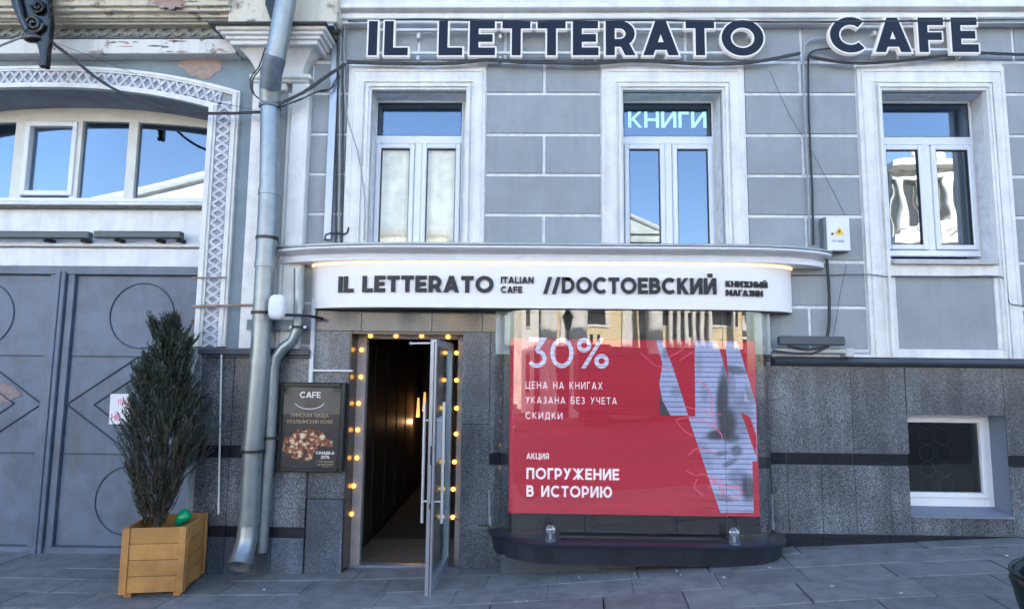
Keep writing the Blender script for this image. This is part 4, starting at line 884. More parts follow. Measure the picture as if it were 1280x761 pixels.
# ledge fittings
for px in (688, 918):
    p = W(px, 672, -.45); zb_ = zlt + .006; o = thing('ledge_lamp', 'small clear domed lamp near the %s end of the window ledge' % ('left' if px < 800 else 'right'), 'lamp', (p.x, -.45, zb_), 'domed lamps on the window ledge')
    mb = MB(); mb.tube([(p.x, -.45, zb_), (p.x, -.45, zb_ + .10)], .045, 16, caps=False); mb.ball((p.x, -.45, zb_ + .10), .045, sz=.9, n=16, m=8); mb.build('dome', M['clear'], o, smooth=True)
    MB().tube([(p.x, -.45, zb_ - .002), (p.x, -.45, zb_ + .015)], .05, 16).build('foot', M['zinc_dk'], o)
    MB().tube([(p.x, -.45, zb_ + .015), (p.x, -.45, zb_ + .08), (p.x + .01, -.45, zb_ + .10)], [.012, .012, .018], 8).build('lamp_core', M['bracket'], o)
for px, y0, y1, side in ((612, 612, 655, 'left'), (966, 618, 660, 'right')):
    p0, p1 = W(px, y1, -.09), W(px - 1, y0, -.09); o = thing('ledge_rod', 'thin upright steel rod at the %s end of the ledge' % side, 'rod', p0, 'steel rods at the ledge ends')
    MB().tube([p0, p1], .011, 8).build('rod', M['alu'], o); MB().tube([p0 - Vector((0, 0, .01)), p0 + Vector((0, 0, .07))], .018, 8).build('rod_base', M['alu'], o)

# ------------------------------------------------------------------ LED screen
SY = -.20; sc = thing('led_screen', 'large red LED advertising screen with white text and a grey face behind the glass', 'screen', W(790, 643, SY))
xs0, xs1, zs_0, zs1 = X(636, 530, SY), X(947, 530, SY), W(790, 643, SY).z, W(790, 424, SY).z
MB().box(xs0, xs1, SY + .001, SY + .09, zs_0 - .01, zs1).build('cabinet', M['blk'], sc, bevel=.004)
def screen_mat(name, col, s, lines=0.0, lcol=(.1, .1, .3), per=.046, blobs=()):
    m = bpy.data.materials.new(name); m.use_nodes = True; t = m.node_tree; N = t.nodes; L = t.links; p = N['Principled BSDF']; p.inputs['Base Color'].default_value = (.008, .008, .008, 1); p.inputs['Roughness'].default_value = .6; p.inputs['Specular IOR Level'].default_value = .1
    geo = N.new('ShaderNodeNewGeometry'); sp = N.new('ShaderNodeSeparateXYZ'); L.new(geo.outputs['Position'], sp.inputs[0])
    mt = N.new('ShaderNodeMath'); mt.operation = 'MULTIPLY'; mt.inputs[1].default_value = 1 / per; L.new(sp.outputs[2], mt.inputs[0])
    fr = N.new('ShaderNodeMath'); fr.operation = 'FRACT'; L.new(mt.outputs[0], fr.inputs[0])
    ps = N.new('ShaderNodeMath'); ps.operation = 'LESS_THAN'; ps.inputs[1].default_value = .22; L.new(fr.outputs[0], ps.inputs[0])
    n = N.new('ShaderNodeTexNoise'); mp = N.new('ShaderNodeMapping'); mp.inputs['Scale'].default_value = (.6, .6, 9); L.new(geo.outputs['Position'], mp.inputs[0]); L.new(mp.outputs[0], n.inputs['Vector']); n.inputs['Scale'].default_value = 2; n.inputs['Detail'].default_value = 4
    r_ = N.new('ShaderNodeMapRange'); r_.inputs[1].default_value = .3; r_.inputs[2].default_value = .7; r_.inputs[3].default_value = .80; r_.inputs[4].default_value = 1.14; n4 = N.new('ShaderNodeTexNoise'); n4.inputs['Scale'].default_value = 55; n4.inputs['Detail'].default_value = 2; L.new(geo.outputs['Position'], n4.inputs['Vector']); av = N.new('ShaderNodeMath'); av.operation = 'MULTIPLY_ADD'; av.inputs[1].default_value = .55; L.new(n.outputs[0], av.inputs[0]); hv = N.new('ShaderNodeMath'); hv.operation = 'MULTIPLY'; hv.inputs[1].default_value = .45; L.new(n4.outputs[0], hv.inputs[0]); L.new(hv.outputs[0], av.inputs[2]); L.new(av.outputs[0], r_.inputs[0])
    f = N.new('ShaderNodeMath'); f.operation = 'MULTIPLY'; f.inputs[1].default_value = lines; L.new(ps.outputs[0], f.inputs[0])
    cc = N.new('ShaderNodeMix'); cc.data_type = 'RGBA'; cc.inputs[6].default_value = (*col, 1); cc.inputs[7].default_value = (*lcol, 1); L.new(f.outputs[0], cc.inputs[0]); out = cc.outputs[2]
    for (px, py, rx, ry, rot, dk) in blobs:
        c = W(px, py, SY); mm = N.new('ShaderNodeMapping'); mm.vector_type = 'TEXTURE'; mm.inputs['Location'].default_value = c; mm.inputs['Rotation'].default_value = (0, R(rot), 0); mm.inputs['Scale'].default_value = (rx / 130, 1, ry / 130)
        L.new(geo.outputs['Position'], mm.inputs[0]); le = N.new('ShaderNodeVectorMath'); le.operation = 'LENGTH'; L.new(mm.outputs[0], le.inputs[0])
        q = N.new('ShaderNodeMapRange'); q.interpolation_type = 'SMOOTHSTEP'; q.inputs[1].default_value = .45; q.inputs[2].default_value = 1.2; q.inputs[3].default_value = dk; q.inputs[4].default_value = 0; L.new(le.outputs['Value'], q.inputs[0])
        x_ = N.new('ShaderNodeMix'); x_.data_type = 'RGBA'; x_.inputs[7].default_value = (.055, .065, .085, 1); L.new(q.outputs[0], x_.inputs[0]); L.new(out, x_.inputs[6]); out = x_.outputs[2]
    L.new(out, p.inputs['Emission Color']); em = N.new('ShaderNodeMath'); em.operation = 'MULTIPLY'; em.inputs[1].default_value = s; L.new(r_.outputs[0], em.inputs[0]); L.new(em.outputs[0], p.inputs['Emission Strength'])
    return m
SE = .185
red = screen_mat('red_screen_light', (.49, .032, .070), SE, .4, (.34, .012, .05), .034)
facem = screen_mat('grey_blue_face_print', (.40, .50, .85), SE, .72, (.10, .13, .42), .047,
    blobs=((903, 498, 9, 42, 5, .92), (909, 528, 13, 24, 0, .95), (898, 543, 19, 8, -8, .95), (884, 612, 5, 4, 0, .5), (926, 520, 17, 36, 6, .38), (880, 566, 9, 26, -18, .25), (922, 596, 14, 12, 0, .45), (874, 455, 5, 18, 0, .25), (915, 480, 5, 20, 0, .35), (914, 547, 12, 7, 0, .7), (902, 566, 11, 4, -10, .6), (920, 563, 9, 8, 0, .7), (912, 578, 12, 4, -25, .6),
           (918, 462, 18, 6, 10, .7), (937, 492, 6, 12, -15, .4), (936, 610, 12, 18, 0, .85), (905, 622, 14, 5, 10, .55), (880, 490, 6, 14, 0, .28), (833, 440, 8, 10, 20, .4), (845, 490, 8, 9, 20, .3)))
grey = screen_mat('dark_grey_screen_light', (.075, .085, .11), SE, .3)
whitm = screen_mat('white_screen_light', (.86, .84, 1.0), SE * 1.25, .0); wb_ = screen_mat('pale_blue_screen_light', (.62, .72, 1.0), SE * 1.1, .6, (.35, .12, .3), .047); pnk = screen_mat('pink_line_light', (.85, .16, .28), SE)
MB().box(xs0 + .006, xs1 - .006, SY - .003, SY + .0005, zs_0, zs1 - .006).build('display_face', red, sc)
def spoly(pts, m, nm, k):
    P = [W(a, b, SY) for a, b in pts]; me = MB(); y = SY - .003 - .0025 * k
    P = [(min(xs1 - .01, max(xs0 + .01, p.x)), min(zs1 - .01, max(zs_0 + .004, p.z))) for p in P]
    me.prism(P, y, y + .0015); return me.build(nm, m, sc)
spoly([(868, 424), (896, 424), (911, 476), (926, 516), (946, 560), (946, 576), (940, 576), (942, 640), (900, 640), (860, 520), (869, 520)], facem, 'face_picture', 1)
spoly([(906, 420), (921, 420), (945, 505), (946, 556), (926, 515), (911, 477)], facem, 'face_picture', 1.0)
spoly([(820, 420), (828, 420), (842, 462), (860, 519), (838, 519), (828, 500), (824, 480), (828, 455)], facem, 'face_picture', 1)
spoly([(824, 485), (827, 500), (838, 519), (824, 519)], grey, 'grey_shape', 2)
spoly([(926, 515), (937, 521), (945, 545), (945, 571)], red, 'red_wedge', 3)
ST_ = dict(tr=.16)
def stext(t, w, a, b, y0, y1, m=whitm, tr=.16, sp=.45): text_on(sc, 'lettering', t, w, a, b, y0, y1, SY - .0085, m, tr=tr, sp=sp, th=.0015)
stext('30%', .14, 659, 761, 422, 460, wb_, tr=.12); stext('ЦЕНА НА КНИГАХ', .13, 657, 753, 477, 486, tr=.3); stext('УКАЗАНА БЕЗ УЧЕТА', .13, 657, 771, 496, 504.5, tr=.3); stext('СКИДКИ', .13, 657, 703, 515, 523.5, tr=.3)
stext('АКЦИЯ', .17, 658, 686, 566, 573.5, tr=.12); stext('ПОГРУЖЕНИЕ', .2, 658, 774, 585, 599, tr=.13); stext('В ИСТОРИЮ', .2, 658, 765, 607, 621, tr=.13)
mb = MB(); rq = random.Random(5)
for pts in ([(870, 475), (884, 483), (890, 500), (890, 520), (897, 536), (903, 545)], [(856, 508), (878, 513), (902, 518)], [(845, 524), (862, 522), (884, 528), (900, 540), (903, 548)], [(845, 524), (852, 535), (866, 545)],
            [(858, 588), (870, 594), (880, 592), (890, 600), (905, 606), (926, 608)], [(872, 598), (868, 608), (880, 620)], [(888, 594), (900, 610), (915, 622), (926, 620), (926, 612), (905, 606)], [(886, 610), (896, 598), (904, 606), (900, 620)],
            [(800, 440), (818, 456), (826, 458), (842, 462)], [(832, 448), (848, 440), (862, 430), (872, 432)], [(850, 450), (866, 440)], [(860, 570), (872, 560), (895, 566)]):
    P = [Vector((a, b, 0)) for a, b in pts]; Q = []
    for i in range(len(P) - 1):
        p0, p1, p2, p3 = P[max(0, i - 1)], P[i], P[i + 1], P[min(len(P) - 1, i + 2)]
        for k in range(5):
            t = k / 5; Q.append(.5 * ((2 * p1) + (-p0 + p2) * t + (2 * p0 - 5 * p1 + 4 * p2 - p3) * t * t + (-p0 + 3 * p1 - 3 * p2 + p3) * t ** 3))
    Q.append(P[-1]); mb.tube([W(q.x, q.y, SY - .014) for q in Q], .0035, 4)
mb.build('pink_scribble', pnk, sc)
mb = MB()
for px in (655, 735, 850, 925): mb.box(X(px, 650, SY) - .02, X(px, 650, SY) + .02, SY, SY + .05, zlt + .021, zs_0 - .01)
mb.box(xs0 - .02, xs1 + .02, SY + .06, SY + .10, zlt + .022, zs_0 - .011)
mb.build('support_foot', M['blk'], sc, stuff=True)

# ------------------------------------------------------------------ door
YD = .20; fr_x0, fr_x1 = X(443, 560, YD), door[1] - .0; zt_ = W(500, 417, YD).z
dr = MB(); dr.box(fr_x0, X(455, 560, YD), YD - .03, YD + .06, ZD0, zt_); dr.box(fr_x1 - .07, fr_x1, YD - .03, YD + .06, ZD0, zt_); dr.box(X(455, 560, YD), fr_x1 - .07, YD - .03, YD + .06, zt_ - .055, zt_)
M['doorfr'] = mat('brown_grey_door_frame', (0.36, 0.32, 0.31), 0.45, 0.12, 6)
dro = dr.build('door', M['doorfr'], bld, bevel=.005, label='open glazed entrance door in a brown grey frame')
MB().box(fr_x0 - .02, fr_x1, YD - .04, YD + .06, ZD0 - .02, ZD0 + .006).build('threshold', M['alu'], dro, bevel=.003)
mb = MB(); mb.box(door[0] - .001, door[0] + .012, -.05, YD + .04, g(-1.8) - .1, door[3]); mb.box(door[0] + .012, door[1], -.03, YD - .035, door[3] - .012, door[3] + .01); mb.box(door[0] + .012, fr_x0, YD, YD + .05, ZD0 - .1, door[3] - .012); mb.build('jamb_lining', mat('dark_polished_jamb', (0.05, 0.035, 0.03), 0.15, 0.2), dro)
mb = MB(); a_, b_ = door[0], door[1]; z_ = ZD0 - .02
mb.add([(a_, -.06, g(a_) + .001), (b_, -.06, g(b_) + .001), (b_, YD, z_), (a_, YD, z_)], [(0, 1, 2, 3)]); mb.build('door_step', pave, dro)
# corridor
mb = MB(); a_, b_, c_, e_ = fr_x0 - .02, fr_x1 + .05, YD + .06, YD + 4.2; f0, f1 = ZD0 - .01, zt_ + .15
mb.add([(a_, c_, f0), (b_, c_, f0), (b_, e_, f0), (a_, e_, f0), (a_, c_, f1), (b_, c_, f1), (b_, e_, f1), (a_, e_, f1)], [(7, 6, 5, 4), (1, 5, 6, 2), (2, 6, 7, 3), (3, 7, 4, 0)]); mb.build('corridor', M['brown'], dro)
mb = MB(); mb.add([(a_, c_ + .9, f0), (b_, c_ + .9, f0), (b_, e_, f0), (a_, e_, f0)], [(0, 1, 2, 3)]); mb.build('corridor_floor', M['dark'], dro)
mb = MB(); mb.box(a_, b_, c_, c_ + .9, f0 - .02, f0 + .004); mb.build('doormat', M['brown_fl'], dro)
for k in range(5):
    MB().box(a_, a_ + .02, c_ + .12 + k * .62, c_ + .66 + k * .62, f0 + .12, f1 - .25).build('wall_panel', M['brown'], dro, bevel=.006)
mb = MB()
for k, (px, py) in enumerate(((515, 495), (523, 497), (531, 490))):
    p = W(px, py, YD + 3.4); mb.tube([p, p + Vector((0, 0, -.30))], [.014, .030], 10); 
mb.build('pendant_lamp', M['pend'], dro)
pl_ = bpy.data.lights.new('pendant_light', 'POINT'); pl_.energy = 1.1; pl_.color = (1.0, .55, .25); pl_.shadow_soft_size = .015; po_ = bpy.data.objects.new('pendant_light', pl_); C.objects.link(po_); pp_ = W(523, 497, YD + 3.4); po_.location = (pp_.x, pp_.y - .12, pp_.z - .36)
# leaf, swung open
hx = X(561, 560, YD - .03); hinge = Vector((hx, YD - .03, 0)); free = Vector((X(538, 600, -.72), -.72, 0)); ld = (free - hinge); LW = ld.length; ld.normalize(); ln_ = Vector((-ld.y, ld.x, 0))
if ln_.x < 0: ln_ = -ln_        # towards the right, the outside face
lz0, lz1 = ZD0 + .025, W(540, 424, -.72).z
def leaf_box(mb, s0, s1, n0, n1, z0_, z1_):
    P = [hinge + ld * s + ln_ * n_ for s, n_ in ((s0, n0), (s1, n0), (s1, n1), (s0, n1))]
    mb.add([(p.x, p.y, z0_) for p in P] + [(p.x, p.y, z1_) for p in P], [(0, 3, 2, 1), (4, 5, 6, 7), (0, 1, 5, 4), (1, 2, 6, 5), (2, 3, 7, 6), (3, 0, 4, 7)])
lf = MB(); t_ = .028; leaf_box(lf, 0, .06, -t_, t_, lz0, lz1); leaf_box(lf, LW - .06, LW, -t_, t_, lz0, lz1); leaf_box(lf, .06, LW - .06, -t_, t_, lz1 - .06, lz1); leaf_box(lf, .06, LW - .06, -t_, t_, lz0, lz0 + .10)
lfo = lf.build('door_leaf', M['alu'], dro, bevel=.004)
# glass held in the leaf is its own sheet
mb = MB(); leaf_box(mb, .055, LW - .055, -.004, .004, lz0 + .095, lz1 - .055); gl = mb.build('door_pane', M['dglass'], dro)
mb = MB(); leaf_box(mb, LW - .0005, LW + .002, .004, .012, lz0 + .02, lz1 - .02); leaf_box(mb, LW - .0005, LW + .003, -.006, .010, 1.12, 1.28); leaf_box(mb, LW - .0005, LW + .003, -.006, .010, .75, .80); mb.build('lock_plate', M['blk'], dro)
for sg in (-1, 1):
    mb = MB(); s_ = LW - .10; p = hinge + ld * s_ + ln_ * sg * .085; zb_, zt2 = W(526, 653, -.62).z, W(526, 502, -.62).z
    mb.tube([(p.x, p.y, zb_), (p.x, p.y, zt2)], .014, 10)
    for z_ in (zb_ + .18, zt2 - .16): q = hinge + ld * s_; mb.tube([(q.x, q.y, z_), (p.x, p.y, z_)], .008, 8)
    mb.build('door_handle', M['steel'], dro, smooth=True)
mb = MB(); leaf_box(mb, .45, .68, .006, .008, 1.12, 1.50); mb.build('opening_hours_notice', mat('pale_blue_print', (0.45, 0.50, 0.58), 0.5), dro)
for z_ in (.35, 1.55, 1.95): MB().tube([(hx + .03, YD - .045, z_), (hx + .03, YD - .045, z_ + .12)], .014, 8).build('hinge', M['blk'], dro)
mb = MB(); q = hinge + ld * (LW - .05); p = q - ln_ * .22 + ld * -.03; mb.tube([(q.x, q.y, lz1 - .03), (p.x, p.y, lz1 - .035)], .010, 6); mb.ball((p.x, p.y, lz1 - .035), .018); mb.build('door_closer_arm', M['alu'], dro)

# festoon lights round the door
fl = thing('string_lights', 'string of small warm bulbs round the entrance door frame', 'string lights', (fr_x0, YD, ZD0))
yb_ = YD - .045
bp = [(434, 642), (437, 607), (441, 572), (442, 537), (443, 504), (446, 471), (447, 437), (463, 419.5), (495, 419.5), (527, 419.5), (560, 421), (570.5, 441), (570.5, 475), (570.5, 510), (570, 542), (568, 577), (566.5, 611), (566, 646)]
bw_ = [W(a + (5 if i < 7 else 0), b, yb_) for i, (a, b) in enumerate(bp)]
cab = MB(); pts = []
for i in range(len(bw_) - 1):
    for k in range(6):
        t = k / 6; p = bw_[i].lerp(bw_[i + 1], t); pts.append((p.x + .01 * math.sin(i * 3 + t * 6.28), p.y + .02, p.z - .012 * math.sin(math.pi * t)))
cab.tube([(bw_[0].x + .01, yb_ + .02, bw_[0].z - .2)] + pts, .005, 5); cab.build('cable', M['wire'], fl)
cab = MB(); q0 = bw_[-1]; q1 = W(612, 656, -.12); cab.tube([q0.lerp(q1, k / 8) + Vector((0, -.0, -.03 * math.sin(math.pi * k / 8))) for k in range(9)], .006, 6); cab.build('feed_cable', M['wire'], fl)
bm_ = MB(); bm_.ball((0, 0, 0), .027, n=12, m=8)
for i, p in enumerate(bw_):
    b = MB(); b.ball((p.x, p.y, p.z), .0225, n=12, m=8); bo = b.build('bulb', M['bulb'], fl, smooth=True)
    s_ = MB(); s_.tube([(p.x, p.y + .018, p.z), (p.x, p.y + .05, p.z)], .014, 8); s_.build('socket', M['wire'], bo)

# ------------------------------------------------------------------ letter sign on the wall
def roof_sign(txt, px0, px1, py0, py1, root, tr):
    YS = -.16; th = .045
    x0_, x1_ = X(px0, 48, YS), X(px1, 48, YS); pm = (px0 + px1) / 2; z0_, z1_ = W(pm, py1, YS).z, W(pm, py0, YS).z
    T3 = lambda x, z, d: (x, d, z); H = z1_ - z0_
    A = letters(txt, .24, x0_, x1_, z0_, z1_, T3, YS, YS + th, tr, .42, grow=.028); B = letters(txt, .24, x0_, x1_, z0_, z1_, T3, YS - .003, YS + .001, tr, .42, grow=-.012)
    for (c, a), (c2, b) in zip(A, B):
        o = a.build('letter', M['rim'], root); b.build('letter_face', M['navy'], o)
    mb = MB()
    for py in (py0 + 12, py1 - 3): z_ = W(pm, py, -.1).z; mb.box(x0_ + .1, x1_ - .1, -.115, -.085, z_ - .012, z_ + .012)
    k = 0; x_ = x0_ + .5
    while x_ < x1_: mb.box(x_ - .015, x_ + .015, -.085, 0, z0_ + .0, z0_ + .04); mb.box(x_ - .015, x_ + .015, -.085, 0, z1_ - .14, z1_ - .10); x_ += .85
    mb.build('mounting_rail', M['conduit'], root)
r1 = thing('wall_letter_sign', 'navy and white raised letters IL LETTERATO above the windows', 'sign', (X(700, 48), -.2, Z(72, Y=-.2)))
roof_sign('IL LETTERATO', 460, 955, 26, 70, r1, .15)
r2 = thing('wall_letter_sign', 'navy and white raised letters CAFE above the right window', 'sign', (X(1130, 44), -.2, Z(68, 1130, Y=-.2)))
roof_sign('CAFE', 1037, 1223, 22, 66, r2, .16)

# ------------------------------------------------------------------ pipes
dp = thing('drainpipe', 'wide galvanised drainpipe with an elbow and splayed outlet beside the gateway', 'drainpipe', W(300, 718, -.2))
path = [W(366, -45, -.52), W(356, 10, -.48), W(344, 74, -.42)]
def seg(pts, r, nm, m='zinc', n=20, **k): q = MB(); q.tube(pts, r, n, **k); return q.build(nm, M[m], dp, smooth=True)
seg(path, .098, 'upper_pipe'); seg([W(344, 72, -.42), W(339, 92, -.38), W(338, 112, -.32)], [.104, .102, .096], 'elbow', 'zinc_dk'); seg([W(338, 106, -.31), W(338, 128, -.26)], .102, 'elbow')
main = [W(338, 122, -.26), W(336.5, 240, -.26), W(332, 330, -.26), W(325, 450, -.26), W(316, 560, -.26), W(311.5, 650, -.26)]
for i, (a, b, r_) in enumerate(((0, 1, .092), (1, 2, .096), (2, 3, .092), (3, 4, .096), (4, 5, .092))): seg([main[a], main[b]], r_, 'pipe_length')
for p in main[1:]: q = Vector(p); seg([q + Vector((0, 0, .02)), q - Vector((0, 0, .035))], .103, 'joint_collar', 'zinc')
for t_py, px in ((134, 337.7), (298, 334), (391, 328.5), (563, 316.5)):
    q = W(px, t_py, -.26); mb = MB(); mb.tube([q + Vector((0, 0, .014)), q - Vector((0, 0, .014))], .107, 20); mb.box(q.x - .02, q.x + .02, -.2, .0, q.z - .012, q.z + .012); mb.build('pipe_bracket', M['blk'] if t_py != 134 else M['zinc_dk'], dp)
mb = MB(); o_ = [W(311.5, 648, -.26), W(309, 672, -.27), W(304, 692, -.32), W(299, 708, -.40)]; n = 20
mb.tube(o_, [.092, .094, .098, .106], n, caps=False); mb.tube([o_[3], o_[2], o_[1]], [.100, .09, .086], n, caps=False); mb.build('outlet', M['zinc'], dp, smooth=True)
dp2 = thing('drainpipe', 'thin galvanised downpipe with a double bend, dropping from the canopy end', 'drainpipe', W(330, 690, -.16))
pp = [(374, 336, -.2), (374, 372, -.2), (373.5, 398, -.2), (372, 412, -.2), (366, 426, -.2), (354, 435, -.2), (345, 447, -.2), (342, 462, -.2), (337, 560, -.19), (327, 689, -.18)]
mb = MB(); mb.tube([W(*p) for p in pp], .052, 16); mb.build('pipe', M['zinc'], dp2, smooth=True)
for px, py in ((373.3, 409), (339, 547)):
    q = W(px, py, -.2); mb = MB(); mb.tube([q + Vector((0, 0, .014)), q - Vector((0, 0, .014))], .060, 16); mb.box(q.x - .075, q.x + .075, q.y - .012, q.y + .012, q.z - .012, q.z + .012); mb.box(q.x - .02, q.x + .02, -.15, .0, q.z - .02, q.z + .02); co_ = mb.build('clamp', M['blk'], dp2)
    if py < 500:
        mb = MB(); mb.ball((q.x - .068, q.y - .02, q.z), .016); mb.ball((q.x + .068, q.y - .02, q.z), .016); mb.build('bolt', M['white'], co_)
q = W(347, 384, -.42); cm_ = thing('security_sensor', 'small white rounded sensor box on an arm beside the drainpipe', 'sensor', q)
mb = MB(); mb.ball((0, 0, 0), 1, n=24, m=16); pw = lambda v_, e_: math.copysign(abs(v_) ** e_, v_); mb.v = [(q.x + .078 * pw(v[0], .6), q.y + .06 * pw(v[1], .6), q.z + .118 * pw(v[2], .6)) for v in mb.v]; mb.build('housing', M['box'], cm_, smooth=True)
mb = MB(); mb.tube([(q.x + .02, q.y, q.z - .07), (q.x + .25, q.y + .05, q.z - .07), (q.x + .30, -.02, q.z - .07)], .014, 8); mb.build('arm', M['blk'], cm_)
MB().box(W(312, 405, -.1).x, W(370, 405, -.1).x, -.16, -.125, W(340, 413, -.1).z, W(340, 400, -.1).z).build('back_plate', M['zinc_dk'], cm_)
# white conduits and trunking
mb = MB(); c0 = W(393, 380, -.07); mb.box(c0.x - .018, c0.x + .018, -.09, -.051, W(393, 478, -.07).z, c0.z + .05); z_ = W(415, 463, -.07).z; mb.box(c0.x + .018, X(441, 463, -.07), -.085, -.052, z_ - .009, z_ + .009)
thing_at(mb, 'white_conduit', M['conduit'], 'white angled conduit running down beside the entrance to the poster', 'conduit')
mb = MB(); mb.tube([W(277, 436, -.12), W(273, 642, -.12)], .0095, 6); thing_at(mb, 'hanging_wire', M['conduit'], 'thin white wire hanging straight down the plinth left of the drainpipe', 'wire')
mb = MB(); a, b = X(410, 170, -.05), X(419, 170, -.05); mb.box(a, b, -.06, -.0, Z(302), Z(30)); mb.box(X(352, 26, -.2), b, -.25, -.15, W(400, 36, -.2).z, W(400, 30, -.2).z)
thing_at(mb, 'cable_trunking', M['alu'], 'tall pale metal cable trunking left of the curtained window', 'trunking', bevel=.003)
rw = random.Random(11)
def cable(pts, r, m, label, nm='cable', grp=None, sag=0, multi=1, spread=.012, n=6):
    mb = MB()
    for k in range(multi):
        Q = []; off = Vector((rw.uniform(-1, 1), rw.uniform(-.3, .3), rw.uniform(-1, 1))) * spread * (k > 0)
        P = [W(*p) for p in pts]
        for i in range(len(P) - 1):
            p0, p1, p2, p3 = P[max(0, i - 1)], P[i], P[i + 1], P[min(len(P) - 1, i + 2)]
            for j in range(6):
                t = j / 6; Q.append(.5 * ((2 * p1) + (-p0 + p2) * t + (2 * p0 - 5 * p1 + 4 * p2 - p3) * t * t + (-p0 + 3 * p1 - 3 * p2 + p3) * t ** 3) + off + Vector((rw.uniform(-1, 1), 0, rw.uniform(-1, 1))) * .002)
        Q.append(P[-1] + off); mb.tube(Q, r * .78, n)
    return thing_at(mb, nm, m, label, 'cable', grp, smooth=True)
for k, (dx, m, lab) in enumerate(((421, 'wire', 'black vertical cable just right of the metal trunking'), (425, 'wire_l', 'pale vertical cable second right of the metal trunking'), (429, 'wire', 'dark vertical cable nearest to the curtained window surround'))):
    cable([(dx + 1, 36, -.07), (dx, 110, -.05), (dx - .5, 200, -.04), (dx - 1.5, 303, -.04)], .011 if m == 'wire' else .014, M[m], lab)
cable([(431, 30, -.10), (430, 70, -.10), (433, 140, -.09), (447, 190, -.09), (455, 240, -.08), (456, 300, -.08)], .008, M['wire_l'], 'loose pale cable curving down over the left window surround')
cable([(-10, 62, -.45), (45, 40, -.5)], .012, M['wire_l'], 'pale cable running from the iron bracket to the left edge', multi=2, spread=.03)
cable([(45, 40, -.5), (80, 66, -.4), (130, 105, -.3), (175, 127, -.25), (220, 140, -.2), (270, 143, -.18), (333, 141, -.27)], .011, M['wire'], 'slack dark cable hanging across the arch from the iron bracket to the drainpipe', multi=2, spread=.02)
cable([(60, 50, -.5), (150, 85, -.3), (230, 118, -.2), (322, 138, -.2)], .003, M['wire'], 'thin wire above the slack dark cable on the arch', n=4)
cable([(345, 133, -.3), (380, 116, -.2), (405, 99, -.16), (433, 80, -.12)], .014, M['wire'], 'thick dark cable rising from the drainpipe to the left window corner', multi=2, spread=.02)
cable([(345, 136, -.3), (375, 125, -.2), (395, 116, -.16), (412, 112, -.1), (422, 96, -.1)], .008, M['wire'], 'thin dark cable drooping below the thick rising one', multi=2, spread=.03)
cable([(334, 62, -.42), (326, 85, -.3), (316, 100, -.24), (318, 118, -.2), (331, 128, -.25)], .008, M['wire'], 'dark cable looping beside the drainpipe elbow', multi=2, spread=.02)
cable([(434, 77, -.10), (520, 79, -.11), (570, 78, -.11), (610, 74, -.12), (660, 77, -.11), (740, 78, -.11), (800, 75, -.11), (880, 79, -.11), (940, 77, -.11), (1000, 66, -.11)], .012, M['wire'], 'long dark cable bundle sagging under the wall letters', multi=3, spread=.022)
cable([(434, 26, -.14), (520, 24, -.16), (640, 25.5, -.16), (800, 25, -.16), (1000, 27, -.16), (1280, 25, -.16), (1420, 26, -.16)], .008, M['wire'], 'dark cable running along the underside of the cornice', multi=2, spread=.016)
cable([(1010, 70, -.1), (1060, 78, -.1), (1120, 76, -.1), (1200, 67, -.1), (1235, 66, -.1), (1290, 68, -.1), (1400, 68, -.1)], .011, M['wire'], 'dark cable bundle running under the right wall letters to the right edge', multi=3, spread=.02)
cable([(1052, 48, -.08), (1020, 49, -.07), (1007, 56, -.06), (1004.5, 72, -.06), (1006, 140, -.05), (1010, 230, -.05), (1012, 306, -.05)], .014, M['wire_l'], 'left of two grey conduits bending down from the right wall letters')
cable([(1052, 61, -.08), (1026, 62, -.07), (1012, 68, -.06), (1010.5, 84, -.06), (1011.5, 150, -.05), (1015, 230, -.05), (1017, 306, -.05)], .014, M['wire'], 'right of two dark conduits bending down from the right wall letters')
cable([(1033, 322, -.08), (1036, 360, -.07), (1036, 400, -.07), (1034, 421, -.08)], .018, M['wire'], 'thick black cable dropping from the canopy end to the floodlight', multi=2, spread=.02)
cable([(962, 88, -.02), (985, 140, -.02), (1018, 195, -.02), (1056, 268, -.02)], .0025, M['wire'], 'hairline wire crossing the plaster right of the middle window', n=4)
cable([(988, 344, -.03), (1030, 344, -.03), (1085, 343, -.06), (1113, 346, -.07), (1180, 346, -.07), (1240, 345, -.07), (1255, 350, -.06), (1260, 375, -.06), (1268, 381, -.06), (1290, 382, -.05)], .006, M['wire'], 'thin cable running below the right window sill and stepping down at the surround')
cable([(1058, 330, -.05), (1050, 370, -.05), (1042, 420, -.05)], .0035, M['wire'], 'thin slanting wire under the electrical cabinet', n=4)
cable([(406, 300, -.06), (408, 293, -.06), (420, 291, -.06), (432, 292, -.06), (436, 284, -.06)], .012, M['wire'], 'bent dark conduit end resting above the canopy')

# electrical cabinet
eb = thing('electrical_cabinet', 'white electrical cabinet with a yellow warning triangle on the wall', 'cabinet', W(1046, 315, -.1))
a, b = X(1034, 292, -.13), X(1063, 292, -.13); z0_, z1_ = W(1048, 314, -.13).z, W(1048, 271, -.13).z
MB().box(a - .02, b, -.11, .0, z0_, z1_).build('casing', M['box_side'], eb, bevel=.004); MB().box(a, b - .004, -.13, -.111, z0_ + .006, z1_ - .006).build('lid', M['box'], eb, bevel=.004)
t3 = [W(1049, 283.5, -.132), W(1042.5, 293.5, -.132), (W(1055.5, 293.5, -.132))]; MB().prism([(p.x, p.z) for p in t3], -.132, -.1302).build('warning_triangle', M['yellow'], eb)
t3 = [(1050.5, 285.5), (1047, 290), (1049, 290), (1047.8, 293), (1051.4, 288.6), (1049.3, 288.6)]; MB().prism([(W(*p, -.133).x, W(*p, -.133).z) for p in t3], -.1335, -.1322).build('lightning_mark', M['ink'], eb)
